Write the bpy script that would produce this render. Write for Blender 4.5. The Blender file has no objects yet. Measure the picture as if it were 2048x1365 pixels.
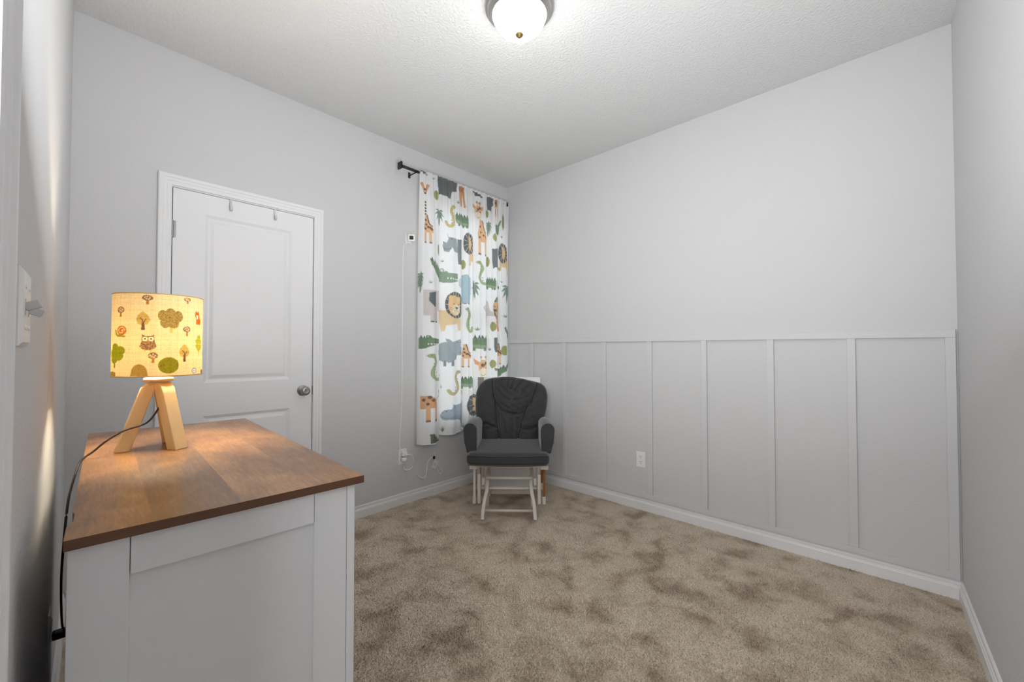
import bpy, bmesh, math, random
import numpy as np
from mathutils import Vector, Matrix
random.seed(7); RNG = np.random.default_rng(7)
SC = bpy.context.scene; COL = SC.collection; PI = math.pi

# ------------------------------------------------------------------ camera
cam = bpy.data.objects.new('camera', bpy.data.cameras.new('camera')); COL.objects.link(cam); SC.camera = cam
cam.data.sensor_width = 36; cam.data.lens = 828.6 * 36 / 2048; cam.data.clip_start = .005
cam.location = (2.7623, .0052, 1.1761)
cam.rotation_euler = (PI / 2 + .019526, 0, .748255)

# ------------------------------------------------------------------ world, lights, exposure
world = bpy.data.worlds.new('sky'); SC.world = world; world.use_nodes = True
bg = world.node_tree.nodes['Background']; bg.inputs[0].default_value = (.93, .97, 1, 1); bg.inputs[1].default_value = 4.5
SC.view_settings.view_transform = 'Standard'; SC.view_settings.look = 'None'
SC.view_settings.exposure = .08; SC.view_settings.gamma = 1; SC.view_settings.use_curve_mapping = False
SC.cycles.use_denoising = True; SC.cycles.max_bounces = 14; SC.cycles.diffuse_bounces = 8; SC.cycles.transparent_max_bounces = 16
SC.cycles.sample_clamp_indirect = 6; SC.cycles.caustics_reflective = False; SC.cycles.caustics_refractive = False

def area_light(name, loc, target, sx, sy, power, col=(1, 1, 1), portal=False):
    l = bpy.data.lights.new(name, 'AREA'); l.shape = 'RECTANGLE'; l.size = sx; l.size_y = sy; l.energy = power; l.color = col
    o = bpy.data.objects.new(name, l); COL.objects.link(o); o.location = loc
    o.rotation_euler = (Vector(target) - Vector(loc)).to_track_quat('-Z', 'Y').to_euler()
    if portal: l.cycles.is_portal = True
    return o
area_light('hall_fill', (2.53, -.95, 1.55), (2.2, 1.5, 1.45), 1.0, 1.7, 36, (.98, .99, 1))  # added fill shining in through the doorway, not a known hall fixture
area_light('ceiling_bounce_fill', (2.15, .72, 1.30), (1.55, 1.40, 2.74), .8, .8, 34, (.96, .985, 1))  # unseen upward fill, added to bounce off the ceiling and even out the walls
area_light('window_portal', (-.11, 2.36, 1.51), (1, 2.36, 1.51), .91, 1.78, 1, portal=True)
DOME_GLOW = 17.0; LAMP_POWER = 70.0

# ------------------------------------------------------------------ materials
def lin(c):
    return tuple(((v / 255) / 12.92 if v <= 10 else (((v / 255) + .055) / 1.055) ** 2.4) for v in c)
def mat(name, c, rough=.5, metal=0, bump=None, var=None, spec=.5, emit=None, trans=0):
    """c = sRGB 0-255; bump = (scale, strength, distance); var = (scale, amount, stretch)"""
    m = bpy.data.materials.new(name); m.use_nodes = True; nt = m.node_tree; N = nt.nodes; K = nt.links
    b = N['Principled BSDF']; b.inputs['Base Color'].default_value = (*lin(c), 1)
    b.inputs['Roughness'].default_value = rough; b.inputs['Metallic'].default_value = metal
    b.inputs['Specular IOR Level'].default_value = spec
    tc = N.new('ShaderNodeTexCoord')
    if bump:
        n = N.new('ShaderNodeTexNoise'); n.inputs['Scale'].default_value = bump[0]; n.inputs['Detail'].default_value = 3
        K.new(tc.outputs['Object'], n.inputs['Vector'])
        bp = N.new('ShaderNodeBump'); bp.inputs['Strength'].default_value = bump[1]; bp.inputs['Distance'].default_value = bump[2]
        K.new(n.outputs[0], bp.inputs['Height']); K.new(bp.outputs[0], b.inputs['Normal'])
    if var:
        mp = N.new('ShaderNodeMapping'); mp.inputs['Scale'].default_value = var[2] if len(var) > 2 else (1, 1, 1)
        n = N.new('ShaderNodeTexNoise'); n.inputs['Scale'].default_value = var[0]; n.inputs['Detail'].default_value = 5
        r = N.new('ShaderNodeMapRange'); r.inputs[3].default_value = 1 - var[1]; r.inputs[4].default_value = 1 + var[1]
        mx = N.new('ShaderNodeMix'); mx.data_type = 'RGBA'; mx.blend_type = 'MULTIPLY'; mx.inputs['Factor'].default_value = 1
        mx.inputs['A'].default_value = (*lin(c), 1)
        K.new(tc.outputs['Object'], mp.inputs[0]); K.new(mp.outputs[0], n.inputs['Vector']); K.new(n.outputs[0], r.inputs[0])
        K.new(r.outputs[0], mx.inputs['B']); K.new(mx.outputs['Result'], b.inputs['Base Color'])
    if emit:
        b.inputs['Emission Color'].default_value = (*emit[0], 1); b.inputs['Emission Strength'].default_value = emit[1]
    if trans: b.inputs['Transmission Weight'].default_value = trans
    return m
def cloth_print(name, attr, transl, tint=(1, 1, 1), weave=400):
    """woven cloth that lets light through, colour from the print stored on the mesh"""
    m = bpy.data.materials.new(name); m.use_nodes = True; nt = m.node_tree; N = nt.nodes; K = nt.links
    N.remove(N['Principled BSDF']); out = N['Material Output']
    a = N.new('ShaderNodeVertexColor'); a.layer_name = attr
    d = N.new('ShaderNodeBsdfDiffuse'); t = N.new('ShaderNodeBsdfTranslucent'); mx = N.new('ShaderNodeMixShader')
    mx.inputs[0].default_value = transl
    tc = N.new('ShaderNodeTexCoord'); n = N.new('ShaderNodeTexNoise'); n.inputs['Scale'].default_value = weave; n.inputs['Detail'].default_value = 2
    r = N.new('ShaderNodeMapRange'); r.inputs[3].default_value = .86; r.inputs[4].default_value = 1.1
    mu = N.new('ShaderNodeMix'); mu.data_type = 'RGBA'; mu.blend_type = 'MULTIPLY'; mu.inputs['Factor'].default_value = 1
    tn = N.new('ShaderNodeMix'); tn.data_type = 'RGBA'; tn.blend_type = 'MULTIPLY'; tn.inputs['Factor'].default_value = 1; tn.inputs['B'].default_value = (*tint, 1)
    K.new(tc.outputs['Object'], n.inputs['Vector']); K.new(n.outputs[0], r.inputs[0]); K.new(a.outputs['Color'], mu.inputs['A']); K.new(r.outputs[0], mu.inputs['B'])
    K.new(mu.outputs['Result'], d.inputs[0]); K.new(mu.outputs['Result'], tn.inputs['A']); K.new(tn.outputs['Result'], t.inputs[0])
    K.new(d.outputs[0], mx.inputs[1]); K.new(t.outputs[0], mx.inputs[2]); K.new(mx.outputs[0], out.inputs[0])
    return m
def glass(name):
    m = bpy.data.materials.new(name); m.use_nodes = True; nt = m.node_tree; N = nt.nodes; K = nt.links
    N.remove(N['Principled BSDF']); t = N.new('ShaderNodeBsdfTransparent'); g = N.new('ShaderNodeBsdfGlossy'); g.inputs['Roughness'].default_value = .02
    f = N.new('ShaderNodeFresnel'); mx = N.new('ShaderNodeMixShader'); K.new(f.outputs[0], mx.inputs[0]); K.new(t.outputs[0], mx.inputs[1]); K.new(g.outputs[0], mx.inputs[2])
    K.new(mx.outputs[0], N['Material Output'].inputs[0]); return m
M = {}
M['wall'] = mat('wall_paint', (203, 203, 204), .75, bump=(130, .32, .004), spec=.25)
M['ceiling'] = mat('ceiling_paint', (208, 208, 208), .85, bump=(85, .75, .007), spec=.2)
M['trim'] = mat('trim_paint', (226, 226, 227), .38)
M['batten'] = mat('batten_paint', (204, 204, 205), .55, spec=.3)
M['white'] = mat('white_plastic', (232, 232, 230), .35)
M['grey'] = mat('grey_plastic', (196, 196, 196), .4)
M['slot'] = mat('dark_slot', (40, 40, 40), .6)
M['black'] = mat('black_metal', (24, 24, 25), .45)
M['nickel'] = mat('satin_nickel', (190, 187, 183), .32, 1)
M['pewter'] = mat('pewter', (160, 158, 156), .36, 1)
M['brass'] = mat('aged_brass', (118, 98, 62), .5, .6)
M['lacquer'] = mat('white_lacquer', (214, 215, 217), .32, spec=.4)
M['seatcloth'] = mat('charcoal_microfibre', (59, 59, 60), .8, bump=(55, .35, .006), var=(9, .2), spec=.25)
_b = M['seatcloth'].node_tree.nodes['Principled BSDF']; _b.inputs['Sheen Weight'].default_value = .6; _b.inputs['Sheen Roughness'].default_value = .4; _b.inputs['Sheen Tint'].default_value = (.6, .6, .62, 1)
M['piping'] = mat('grey_piping', (112, 112, 112), .8, bump=(300, .2, .002))
M['offwhite'] = mat('off_white_wood', (220, 213, 203), .45, var=(14, .05, (1, 1, .2)))
M['rawwood'] = mat('bare_brown_wood', (142, 92, 45), .5, var=(40, .3, (1, 1, .1)))
M['pine'] = mat('pale_lamp_wood', (240, 206, 150), .42, var=(26, .13, (1, 1, .12)))
M['cord'] = mat('brown_cord', (58, 46, 42), .6)
M['whitecord'] = mat('white_cord', (240, 240, 238), .5)
M['blind'] = mat('blind_slat', (236, 236, 234), .45)
M['board'] = mat('white_board', (238, 238, 238), .4)
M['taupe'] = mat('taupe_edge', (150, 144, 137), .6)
M['glass'] = glass('window_glass')
M['clear'] = mat('frosted_tag', (225, 225, 225), .3)

# ------------------------------------------------------------------ mesh helpers
def link(o, parent=None):
    COL.objects.link(o)
    if parent: o.parent = parent
    return o
def obj(name, bm, m, parent=None, smooth=False, bevel=0, seg=2, angle=40):
    me = bpy.data.meshes.new(name); bmesh.ops.recalc_face_normals(bm, faces=bm.faces); bm.to_mesh(me); bm.free()
    o = link(bpy.data.objects.new(name, me), parent)
    for q in (m if isinstance(m, (list, tuple)) else [m]): me.materials.append(q)
    if smooth: me.polygons.foreach_set('use_smooth', [True] * len(me.polygons))
    if bevel:
        b = o.modifiers.new('bevel', 'BEVEL'); b.width = bevel; b.segments = seg; b.limit_method = 'ANGLE'; b.angle_limit = math.radians(angle)
        me.polygons.foreach_set('use_smooth', [True] * len(me.polygons))
        w = o.modifiers.new('wn', 'WEIGHTED_NORMAL'); w.keep_sharp = False
    return o
def pydata(name, v, f, m, parent=None, smooth=True):
    me = bpy.data.meshes.new(name); me.from_pydata([tuple(p) for p in v], [], f); me.update()
    o = link(bpy.data.objects.new(name, me), parent); me.materials.append(m)
    if smooth: me.polygons.foreach_set('use_smooth', [True] * len(me.polygons))
    return o
def box(bm, x0, x1, y0, y1, z0, z1, mtx=None):
    vs = [bm.verts.new((x, y, z)) for x in (x0, x1) for y in (y0, y1) for z in (z0, z1)]
    for f in ((0, 1, 3, 2), (4, 6, 7, 5), (0, 4, 5, 1), (2, 3, 7, 6), (0, 2, 6, 4), (1, 5, 7, 3)): bm.faces.new([vs[i] for i in f])
    if mtx: bmesh.ops.transform(bm, matrix=mtx, verts=vs)
    return bm
def B(*a, mtx=None): return box(bmesh.new(), *a, mtx=mtx)
def frame_axes(d):
    d = d.normalized(); u = Vector((0, 0, 1)) if abs(d.z) < .95 else Vector((1, 0, 0))
    a = d.cross(u).normalized(); return a, a.cross(d).normalized()
def tube(bm, pts, r, n=8, caps=True):
    pts = [Vector(p) for p in pts]; rings = []
    for i, p in enumerate(pts):
        d = pts[min(i + 1, len(pts) - 1)] - pts[max(i - 1, 0)]
        a, b = frame_axes(d); rr = r[i] if isinstance(r, (list, tuple)) else r
        rings.append([bm.verts.new(p + (a * math.cos(t) + b * math.sin(t)) * rr) for t in [2 * PI * k / n for k in range(n)]])
    for i in range(len(rings) - 1):
        for k in range(n): bm.faces.new((rings[i][k], rings[i][(k + 1) % n], rings[i + 1][(k + 1) % n], rings[i + 1][k]))
    if caps: bm.faces.new(rings[0]); bm.faces.new(rings[-1])
    return bm
def smooth_path(pts, sub=6):
    P = [Vector(p) for p in pts]; out = []
    for i in range(len(P) - 1):
        a, b, c, d = P[max(i - 1, 0)], P[i], P[i + 1], P[min(i + 2, len(P) - 1)]
        for k in range(sub):
            t = k / sub
            out.append(.5 * ((2 * b) + (c - a) * t + (2 * a - 5 * b + 4 * c - d) * t * t + (3 * b - a - 3 * c + d) * t ** 3))
    return out + [P[-1]]
def lathe(bm, prof, c=(0, 0, 0), n=40, axis='Z', capped=True):
    """prof = (radius, height) pairs"""
    c = Vector(c); rings = []
    for r, h in prof:
        if r < 1e-6: r = 1e-5
        ring = []
        for k in range(n):
            t = 2 * PI * k / n; x, y = r * math.cos(t), r * math.sin(t)
            p = {'Z': (x, y, h), 'X': (h, x, y), 'Y': (x, h, y)}[axis]
            ring.append(bm.verts.new(c + Vector(p)))
        rings.append(ring)
    for i in range(len(rings) - 1):
        for k in range(n): bm.faces.new((rings[i][k], rings[i][(k + 1) % n], rings[i + 1][(k + 1) % n], rings[i + 1][k]))
    if capped: bm.faces.new(rings[0]); bm.faces.new(rings[-1])
    return bm
def prism(bm, poly, d0, d1, axis='Y'):
    """extrude a 2D polygon between two depths"""
    def P(a, b, d): return {'Y': (a, d, b), 'X': (d, a, b), 'Z': (a, b, d)}[axis]
    A = [bm.verts.new(P(a, b, d0)) for a, b in poly]; Q = [bm.verts.new(P(a, b, d1)) for a, b in poly]; n = len(poly)
    bm.faces.new(A); bm.faces.new(Q)
    for i in range(n): bm.faces.new((A[i], A[(i + 1) % n], Q[(i + 1) % n], Q[i]))
    return bm
def bar(bm, path, w, h, wax=(1, 0, 0)):
    """rectangular bar swept along path; w along wax"""
    wax = Vector(wax); rings = []; pts = [Vector(p) for p in path]
    for i, p in enumerate(pts):
        d = (pts[min(i + 1, len(pts) - 1)] - pts[max(i - 1, 0)]).normalized(); a = (wax - d * wax.dot(d)).normalized(); b = d.cross(a)
        rings.append([bm.verts.new(p + a * sx * w / 2 + b * sy * h / 2) for sx, sy in ((-1, -1), (1, -1), (1, 1), (-1, 1))])
    for i in range(len(rings) - 1):
        for k in range(4): bm.faces.new((rings[i][k], rings[i][(k + 1) % 4], rings[i + 1][(k + 1) % 4], rings[i + 1][k]))
    bm.faces.new(rings[0]); bm.faces.new(rings[-1]); return bm
def wall_mesh(w, h, holes, thick, sgn):
    """wall in its own x-z plane, room face at y=0, body towards sgn*y, with rectangular openings"""
    bm = bmesh.new()
    xs = sorted({0, w, *[q for a in holes for q in a[:2]]}); zs = sorted({0, h, *[q for a in holes for q in a[2:]]})
    V = {}
    def v(x, y, z):
        k = (round(x, 5), round(y, 5), round(z, 5))
        if k not in V: V[k] = bm.verts.new((x, y, z))
        return V[k]
    def solid(i, j):
        if i < 0 or j < 0 or i >= len(xs) - 1 or j >= len(zs) - 1: return False
        x, z = (xs[i] + xs[i + 1]) / 2, (zs[j] + zs[j + 1]) / 2
        return not any(a[0] < x < a[1] and a[2] < z < a[3] for a in holes)
    t = thick * sgn
    for i in range(len(xs) - 1):
        for j in range(len(zs) - 1):
            if not solid(i, j): continue
            x0, x1, z0, z1 = xs[i], xs[i + 1], zs[j], zs[j + 1]
            bm.faces.new((v(x0, 0, z0), v(x1, 0, z0), v(x1, 0, z1), v(x0, 0, z1))); bm.faces.new((v(x0, t, z0), v(x0, t, z1), v(x1, t, z1), v(x1, t, z0)))
            if not solid(i - 1, j): bm.faces.new((v(x0, 0, z0), v(x0, 0, z1), v(x0, t, z1), v(x0, t, z0)))
            if not solid(i + 1, j): bm.faces.new((v(x1, 0, z0), v(x1, 0, z1), v(x1, t, z1), v(x1, t, z0)))
            if not solid(i, j - 1): bm.faces.new((v(x0, 0, z0), v(x1, 0, z0), v(x1, t, z0), v(x0, t, z0)))
            if not solid(i, j + 1): bm.faces.new((v(x0, 0, z1), v(x1, 0, z1), v(x1, t, z1), v(x0, t, z1)))
    return bm
def empty(name, loc=(0, 0, 0), rz=0, parent=None):
    o = link(bpy.data.objects.new(name, None), parent); o.location = loc; o.rotation_euler = (0, 0, rz); o.empty_display_size = .1; return o
def struct(o): o['kind'] = 'structure'; return o
def tag(o, label, cat, group=None):
    o['label'] = label; o['category'] = cat
    if group: o['group'] = group
    return o
def child(o, parent):
    """attach a piece that was built in room coordinates"""
    bpy.context.view_layer.update(); o.parent = parent; o.matrix_parent_inverse = parent.matrix_world.inverted(); return o
def at(o, loc, rz=0): o.location = loc; o.rotation_euler = (0, 0, rz); return o

# ------------------------------------------------------------------ room shell
H = 2.743; L = 2.9111; KN = -.01032; WD = 2.9747
FN = ((0, L, 0), math.atan(KN))                       # frame of the panelled wall: local x along it, room at -y
FL = ((0, .009, 0), math.atan(-.028))                 # frame of the wall with the light switch: room at +y
RZ = math.atan2(-.99935, .03611)                      # right wall runs from the far corner towards the camera
FR = ((WD, L + KN * WD, 0), RZ)                       # local x towards the camera, room at -y
WIN = (1.905, 2.815, .62, 2.40)                       # window opening (y0, y1, z0, z1)
DOP = (.362, 1.101, 0, 2.036)                         # closet door opening
DW = (2.13, 2.94, 0, 2.05)                            # doorway the camera stands in
bm = bmesh.new(); prism(bm, [(-.15, -1.4), (3.9, -1.4), (3.9, 3.1), (-.15, 3.1)], -.06, 0, 'Z')
floor = struct(obj('floor', bm, M['wall']))
bm = bmesh.new(); prism(bm, [(-.15, -1.4), (3.9, -1.4), (3.9, 3.1), (-.15, 3.1)], H, H + .08, 'Z')
struct(obj('ceiling', bm, M['ceiling']))
o = struct(obj('wall_back_left', wall_mesh(3.2, H, [tuple(v + (.14 if i < 2 else 0) for i, v in enumerate(h)) for h in (WIN, DOP)], .12, 1), M['wall']))
at(o, (0, -.14, 0), PI / 2)
bm = wall_mesh(3.3, H, [], .12, 1); o = struct(obj('wall_back_right', bm, M['wall'])); at(o, (FN[0][0] - .0, FN[0][1], 0), FN[1])
o = struct(obj('wall_front_right', wall_mesh(3.2, H, [], .12, 1), M['wall'])); at(o, *FR)
o = struct(obj('wall_front_left', wall_mesh(3.25, H, [DW], .12, -1), M['wall'])); at(o, *FL)

# unseen hallway shell behind the camera, added to keep sky light from the doorway
bm = bmesh.new()
for a in ((1.2, 3.9, -1.4, -1.3), (1.1, 1.2, -1.4, -.17), (3.8, 3.9, -1.3, -.05)): box(bm, *a, 0, H)
box(bm, 3.1, 3.8, -.2, -.1, 0, H)
struct(obj('wall_hall', bm, M['wall']))
# baseboards
BB = [(0, .085), (.004, .085), (.0075, .080), (.0085, .069), (.0065, .0665), (.0065, .0645), (.0105, .0625), (.0115, .0575), (.0145, .053), (.0145, 0), (0, 0)]
def baseboard(name, fr, x0, x1, sgn):
    bm = bmesh.new(); prism(bm, [(sgn * t, z) for t, z in BB], x0, x1, 'X'); o = struct(obj(name, bm, M['trim'])); at(o, *fr); return o
baseboard('baseboard_back_right', FN, .001, 2.975, -1)
baseboard('baseboard_back_left', ((0, 0, 0), PI / 2), 1.148, 2.895, -1)
baseboard('baseboard_back_left_short', ((0, 0, 0), PI / 2), .02, .313, -1)
baseboard('baseboard_front_right', FR, .015, 2.85, -1)
baseboard('baseboard_front_left', FL, .016, 2.076, 1)

# board-and-batten panelling: battens, rails
tr = struct(empty('trim_1', *FN))
ZT0, ZT1, ZB0, ZB1 = 1.232, 1.271, .0890, .124
obj('top_rail', B(.002, 2.968, -.0155, 0, ZT0, ZT1), M['batten'], tr, bevel=.0015)
obj('bottom_rail', B(.002, 2.968, -.0148, 0, ZB0, ZB1), M['batten'], tr, bevel=.0015)
for xr in (.038, .341, .704, 1.09, 1.467, 1.843, 2.225, 2.601, 2.968):
    obj('batten', B(xr - .036, xr, -.0142, 0, ZB1, ZT0), M['batten'], tr, bevel=.0015)

# ------------------------------------------------------------------ closet door with casing
CAS = [(0, 0), (0, .010), (.003, .012), (.018, .012), (.022, .0145), (.034, .0145), (.038, .0185), (.051, .0185), (.0555, .0165), (.057, .012), (.057, 0)]
def casing(name, y0, y1, top, parent, mtx=None):
    """mitred moulding round three sides of an opening; in-plane coords (y, z), depth x"""
    bm = bmesh.new(); cols = []
    for w, t in CAS:
        cols.append([bm.verts.new(p) for p in ((t, y0 - w, 0), (t, y0 - w, top + w), (t, y1 + w, top + w), (t, y1 + w, 0))])
    n = len(CAS)
    for i in range(n):
        for k in range(3): bm.faces.new((cols[i][k], cols[i][k + 1], cols[(i + 1) % n][k + 1], cols[(i + 1) % n][k]))
    for k in (0, 3): bm.faces.new([c[k] for c in cols])
    if mtx: bmesh.ops.transform(bm, matrix=mtx, verts=bm.verts)
    return obj(name, bm, M['trim'], parent)
door = struct(empty('door_1', (0, 0, 0)))
casing('door_casing', .371, 1.090, 2.033, door)
bm = bmesh.new()
for a in ((-.118, 0, .3625, .3725, 0, 2.0355), (-.118, 0, 1.0905, 1.1005, 0, 2.0355), (-.118, 0, .3725, 1.0905, 2.0275, 2.0355),
          (-.075, -.036, .3725, .386, 0, 2.0275), (-.075, -.036, 1.077, 1.0905, 0, 2.0275), (-.085, -.052, .386, 1.077, 2.0135, 2.0275)): box(bm, *a)
obj('door_jamb', bm, M['trim'], door)
bm = bmesh.new(); Y0, Y1, Z0, Z1 = .3765, 1.0868, .012, 2.0235; X0 = -.0005
PAN = [(.5155, .9565, .990, 1.9125), (.5155, .9565, .17, .811)]
ys = [Y0, .5155, .9565, Y1]; zs = [Z0, .17, .811, .990, 1.9125, Z1]
def quad(*p): bm.faces.new([bm.verts.new(q) for q in p])
for i in range(3):
    for j in range(5):
        if i == 1 and j in (1, 3): continue
        quad((X0, ys[i], zs[j]), (X0, ys[i + 1], zs[j]), (X0, ys[i + 1], zs[j + 1]), (X0, ys[i], zs[j + 1]))
for a, b, c, d in PAN:
    prev = None
    for ins, dep in ((0, 0), (.003, -.002), (.016, -.0095), (.019, -.0095), (.024, -.009), (.040, -.0035), (.043, -.003)):
        ring = [(X0 + dep, a + ins, c + ins), (X0 + dep, b - ins, c + ins), (X0 + dep, b - ins, d - ins), (X0 + dep, a + ins, d - ins)]
        if prev:
            for k in range(4): quad(prev[k], prev[(k + 1) % 4], ring[(k + 1) % 4], ring[k])
        prev = ring
    quad(*prev)
XB = -.0355
quad((XB, Y0, Z0), (XB, Y0, Z1), (XB, Y1, Z1), (XB, Y1, Z0))
for p, q in (((Y0, Z0), (Y1, Z0)), ((Y1, Z0), (Y1, Z1)), ((Y1, Z1), (Y0, Z1)), ((Y0, Z1), (Y0, Z0))): quad((X0, *p), (X0, *q), (XB, *q), (XB, *p))
bmesh.ops.remove_doubles(bm, verts=bm.verts, dist=1e-5)
leaf = obj('door_leaf', bm, M['trim'], door)
bm = bmesh.new(); lathe(bm, [(.0325, 0), (.0325, .004), (.030, .007), (.014, .010), (.0115, .016), (.0115, .028), (.016, .033), (.0235, .038), (.0275, .046), (.0275, .053), (.024, .060), (.015, .0645), (.012, .0635), (.0, .0635)], (X0, 1.030, .914), 36, 'X')
obj('door_knob', bm, M['pewter'], leaf, smooth=True)
obj('latch_plate', B(-.004, .002, 1.0872, 1.0925, .884, .941), M['black'], door)
for z in (1.805, 1.025, .24):
    bm = bmesh.new(); tube(bm, [(.004, .3745, z - .045), (.004, .3745, z + .045)], .0055, 10)
    for k in (-.029, 0, .029): lathe(bm, [(.0062, k + z - .0005), (.0062, k + z + .0005)], (.004, .3745, 0), 10)
    box(bm, -.0008, .0004, .3655, .3895, z - .044, z + .044); obj('hinge', bm, M['pewter'], door, smooth=False)

# over-door hooks
for i, (y, lab) in enumerate(((.632, 'slim grey over-door hook nearer the hinge side, on top edge of the white door'), (.860, 'slim grey over-door hook nearer the knob side, on top edge of the white door'))):
    h = empty('over_door_hook', (0, y, 2.0235)); tag(h, lab, 'hook', 'over-door hooks on the closet door')
    bm = bmesh.new(); bar(bm, [(-.030, 0, .0015), (.0016, 0, .0015), (.0026, 0, -.0005), (.0026, 0, -.058), (.0060, 0, -.064), (.016, 0, -.064), (.021, 0, -.058), (.022, 0, -.036)], .012, .0016, (0, 1, 0))
    obj('strap', bm, M['grey'], h)
    obj('clip_pad', B(.004, .0062, -.005, .005, -.040, -.006), M['nickel'], h)

# ------------------------------------------------------------------ doorway the camera stands in
dw = struct(empty('door_2', *FL))
mt = Matrix(((0, 1, 0, 0), (1, 0, 0, 0), (0, 0, 1, 0), (0, 0, 0, 1)))
casing('doorway_casing', DW[0] + .004, DW[1] - .004, DW[3] - .004, dw, mt)
bm = bmesh.new(); box(bm, DW[0], DW[0] + .004, -.12, 0, 0, DW[3]); box(bm, DW[1] - .004, DW[1], -.12, 0, 0, DW[3]); box(bm, DW[0] + .004, DW[1] - .004, -.12, 0, DW[3] - .004, DW[3])
obj('doorway_jamb', bm, M['trim'], dw)

# ------------------------------------------------------------------ window, sill, blind
win = struct(empty('window_1', (0, 0, 0)))
y0, y1, z0, z1 = WIN
bm = bmesh.new()
for a in ((y0, y0 + .045, z0, z1), (y1 - .045, y1, z0, z1), (y0 + .045, y1 - .045, z0, z0 + .045), (y0 + .045, y1 - .045, z1 - .045, z1), (y0 + .045, y1 - .045, 1.48, 1.53)): box(bm, -.115, -.075, *a)
obj('window_frame', bm, M['white'], win, bevel=.003)
for a in ((z0 + .045, 1.48), (1.53, z1 - .045)): obj('window_pane', B(-.097, -.093, y0 + .045, y1 - .045, *a), M['glass'], win)
obj('window_sill', B(-.074, .022, y0 + .001, y1 - .001, z0, z0 + .016), M['trim'], win, bevel=.005, seg=3)
obj('sill_horn', B(.0005, .022, y0 - .024, y0 + .001, z0, z0 + .016), M['trim'], win, bevel=.005, seg=3)
bl = tag(empty('window_blind', (-.036, (y0 + y1) / 2, z1)), 'white horizontal slat blind in the window behind the animal curtain', 'blind')
hw = (y1 - y0) / 2 - .006
obj('headrail', B(-.026, .026, -hw, hw, -.045, -.002), M['blind'], bl, bevel=.002)
sm = None
for k in range(39):
    z = -.068 - k * .0425
    if sm is None:
        bm = bmesh.new(); box(bm, -.0245, .0245, -hw, hw, -.0012, .0012, Matrix.Rotation(math.radians(28), 4, 'Y')); sl = obj('slat', bm, M['blind'], bl); sm = sl.data
    else: sl = link(bpy.data.objects.new('slat', sm), bl)
    sl.location = (0, 0, z)
obj('bottom_rail', B(-.02, .02, -hw, hw, -1.745, -1.733), M['blind'], bl, bevel=.002)

# ------------------------------------------------------------------ printed patterns drawn as polygons on a grid
class Canvas:
    def __init__(s, u0, u1, v0, v1, res, ground):
        s.u0, s.v0, s.res = u0, v0, res; s.w = int((u1 - u0) / res) + 1; s.h = int((v1 - v0) / res) + 1
        s.a = np.empty((s.h, s.w, 3), np.float32); s.a[:] = lin(ground)
    def _grid(s, lo, hi):
        i0, i1 = max(0, int((lo[0] - s.u0) / s.res) - 1), min(s.w, int((hi[0] - s.u0) / s.res) + 2)
        j0, j1 = max(0, int((lo[1] - s.v0) / s.res) - 1), min(s.h, int((hi[1] - s.v0) / s.res) + 2)
        if i1 <= i0 or j1 <= j0: return None
        U, V = np.meshgrid(s.u0 + (np.arange(i0, i1) + .5) * s.res, s.v0 + (np.arange(j0, j1) + .5) * s.res)
        return U, V, (slice(j0, j1), slice(i0, i1))
    def _put(s, sl, m, c, a=1.0):
        t = s.a[sl]; c = np.array(lin(c), np.float32); t[m] = t[m] * (1 - a) + c * a
    def poly(s, P, c, a=1.0):
        P = np.array(P, float); g = s._grid(P.min(0), P.max(0))
        if g is None: return
        U, V, sl = g; ins = np.zeros(U.shape, bool); n = len(P)
        for i in range(n):
            (x0, y0), (x1, y1) = P[i], P[(i + 1) % n]
            if y0 == y1: continue
            c_ = ((V >= y0) != (V >= y1)) & (U < (x1 - x0) * (V - y0) / (y1 - y0) + x0); ins ^= c_
        s._put(sl, ins, c, a)
    def stroke(s, P, w, c, a=1.0):
        P = np.array(P, float); g = s._grid(P.min(0) - w, P.max(0) + w)
        if g is None: return
        U, V, sl = g; m = np.zeros(U.shape, bool); n = len(P)
        for i in range(n - 1):
            p, q = P[i], P[i + 1]; d = q - p; t = np.clip(((U - p[0]) * d[0] + (V - p[1]) * d[1]) / max(d @ d, 1e-12), 0, 1)
            m |= (U - p[0] - t * d[0]) ** 2 + (V - p[1] - t * d[1]) ** 2 < (w / 2) ** 2
        s._put(sl, m, c, a)
    def speck(s, lo, hi, m_c, c, amount, rng):
        """scatter dabs of c over pixels now coloured m_c inside a box"""
        g = s._grid(lo, hi)
        if g is None: return
        t = s.a[g[2]]; d = np.abs(t - np.array(lin(m_c), np.float32)).sum(2) < .02
        n = rng.random(t.shape[:2]); k = (n + np.roll(n, 1, 0) + np.roll(n, 1, 1)) / 3
        t[d & (k < amount)] = lin(c)
    def sample(s, u, v):
        i = np.clip(((u - s.u0) / s.res).astype(int), 0, s.w - 2); j = np.clip(((v - s.v0) / s.res).astype(int), 0, s.h - 2)
        return (s.a[j, i] + s.a[j + 1, i] + s.a[j, i + 1] + s.a[j + 1, i + 1]) / 4
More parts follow.
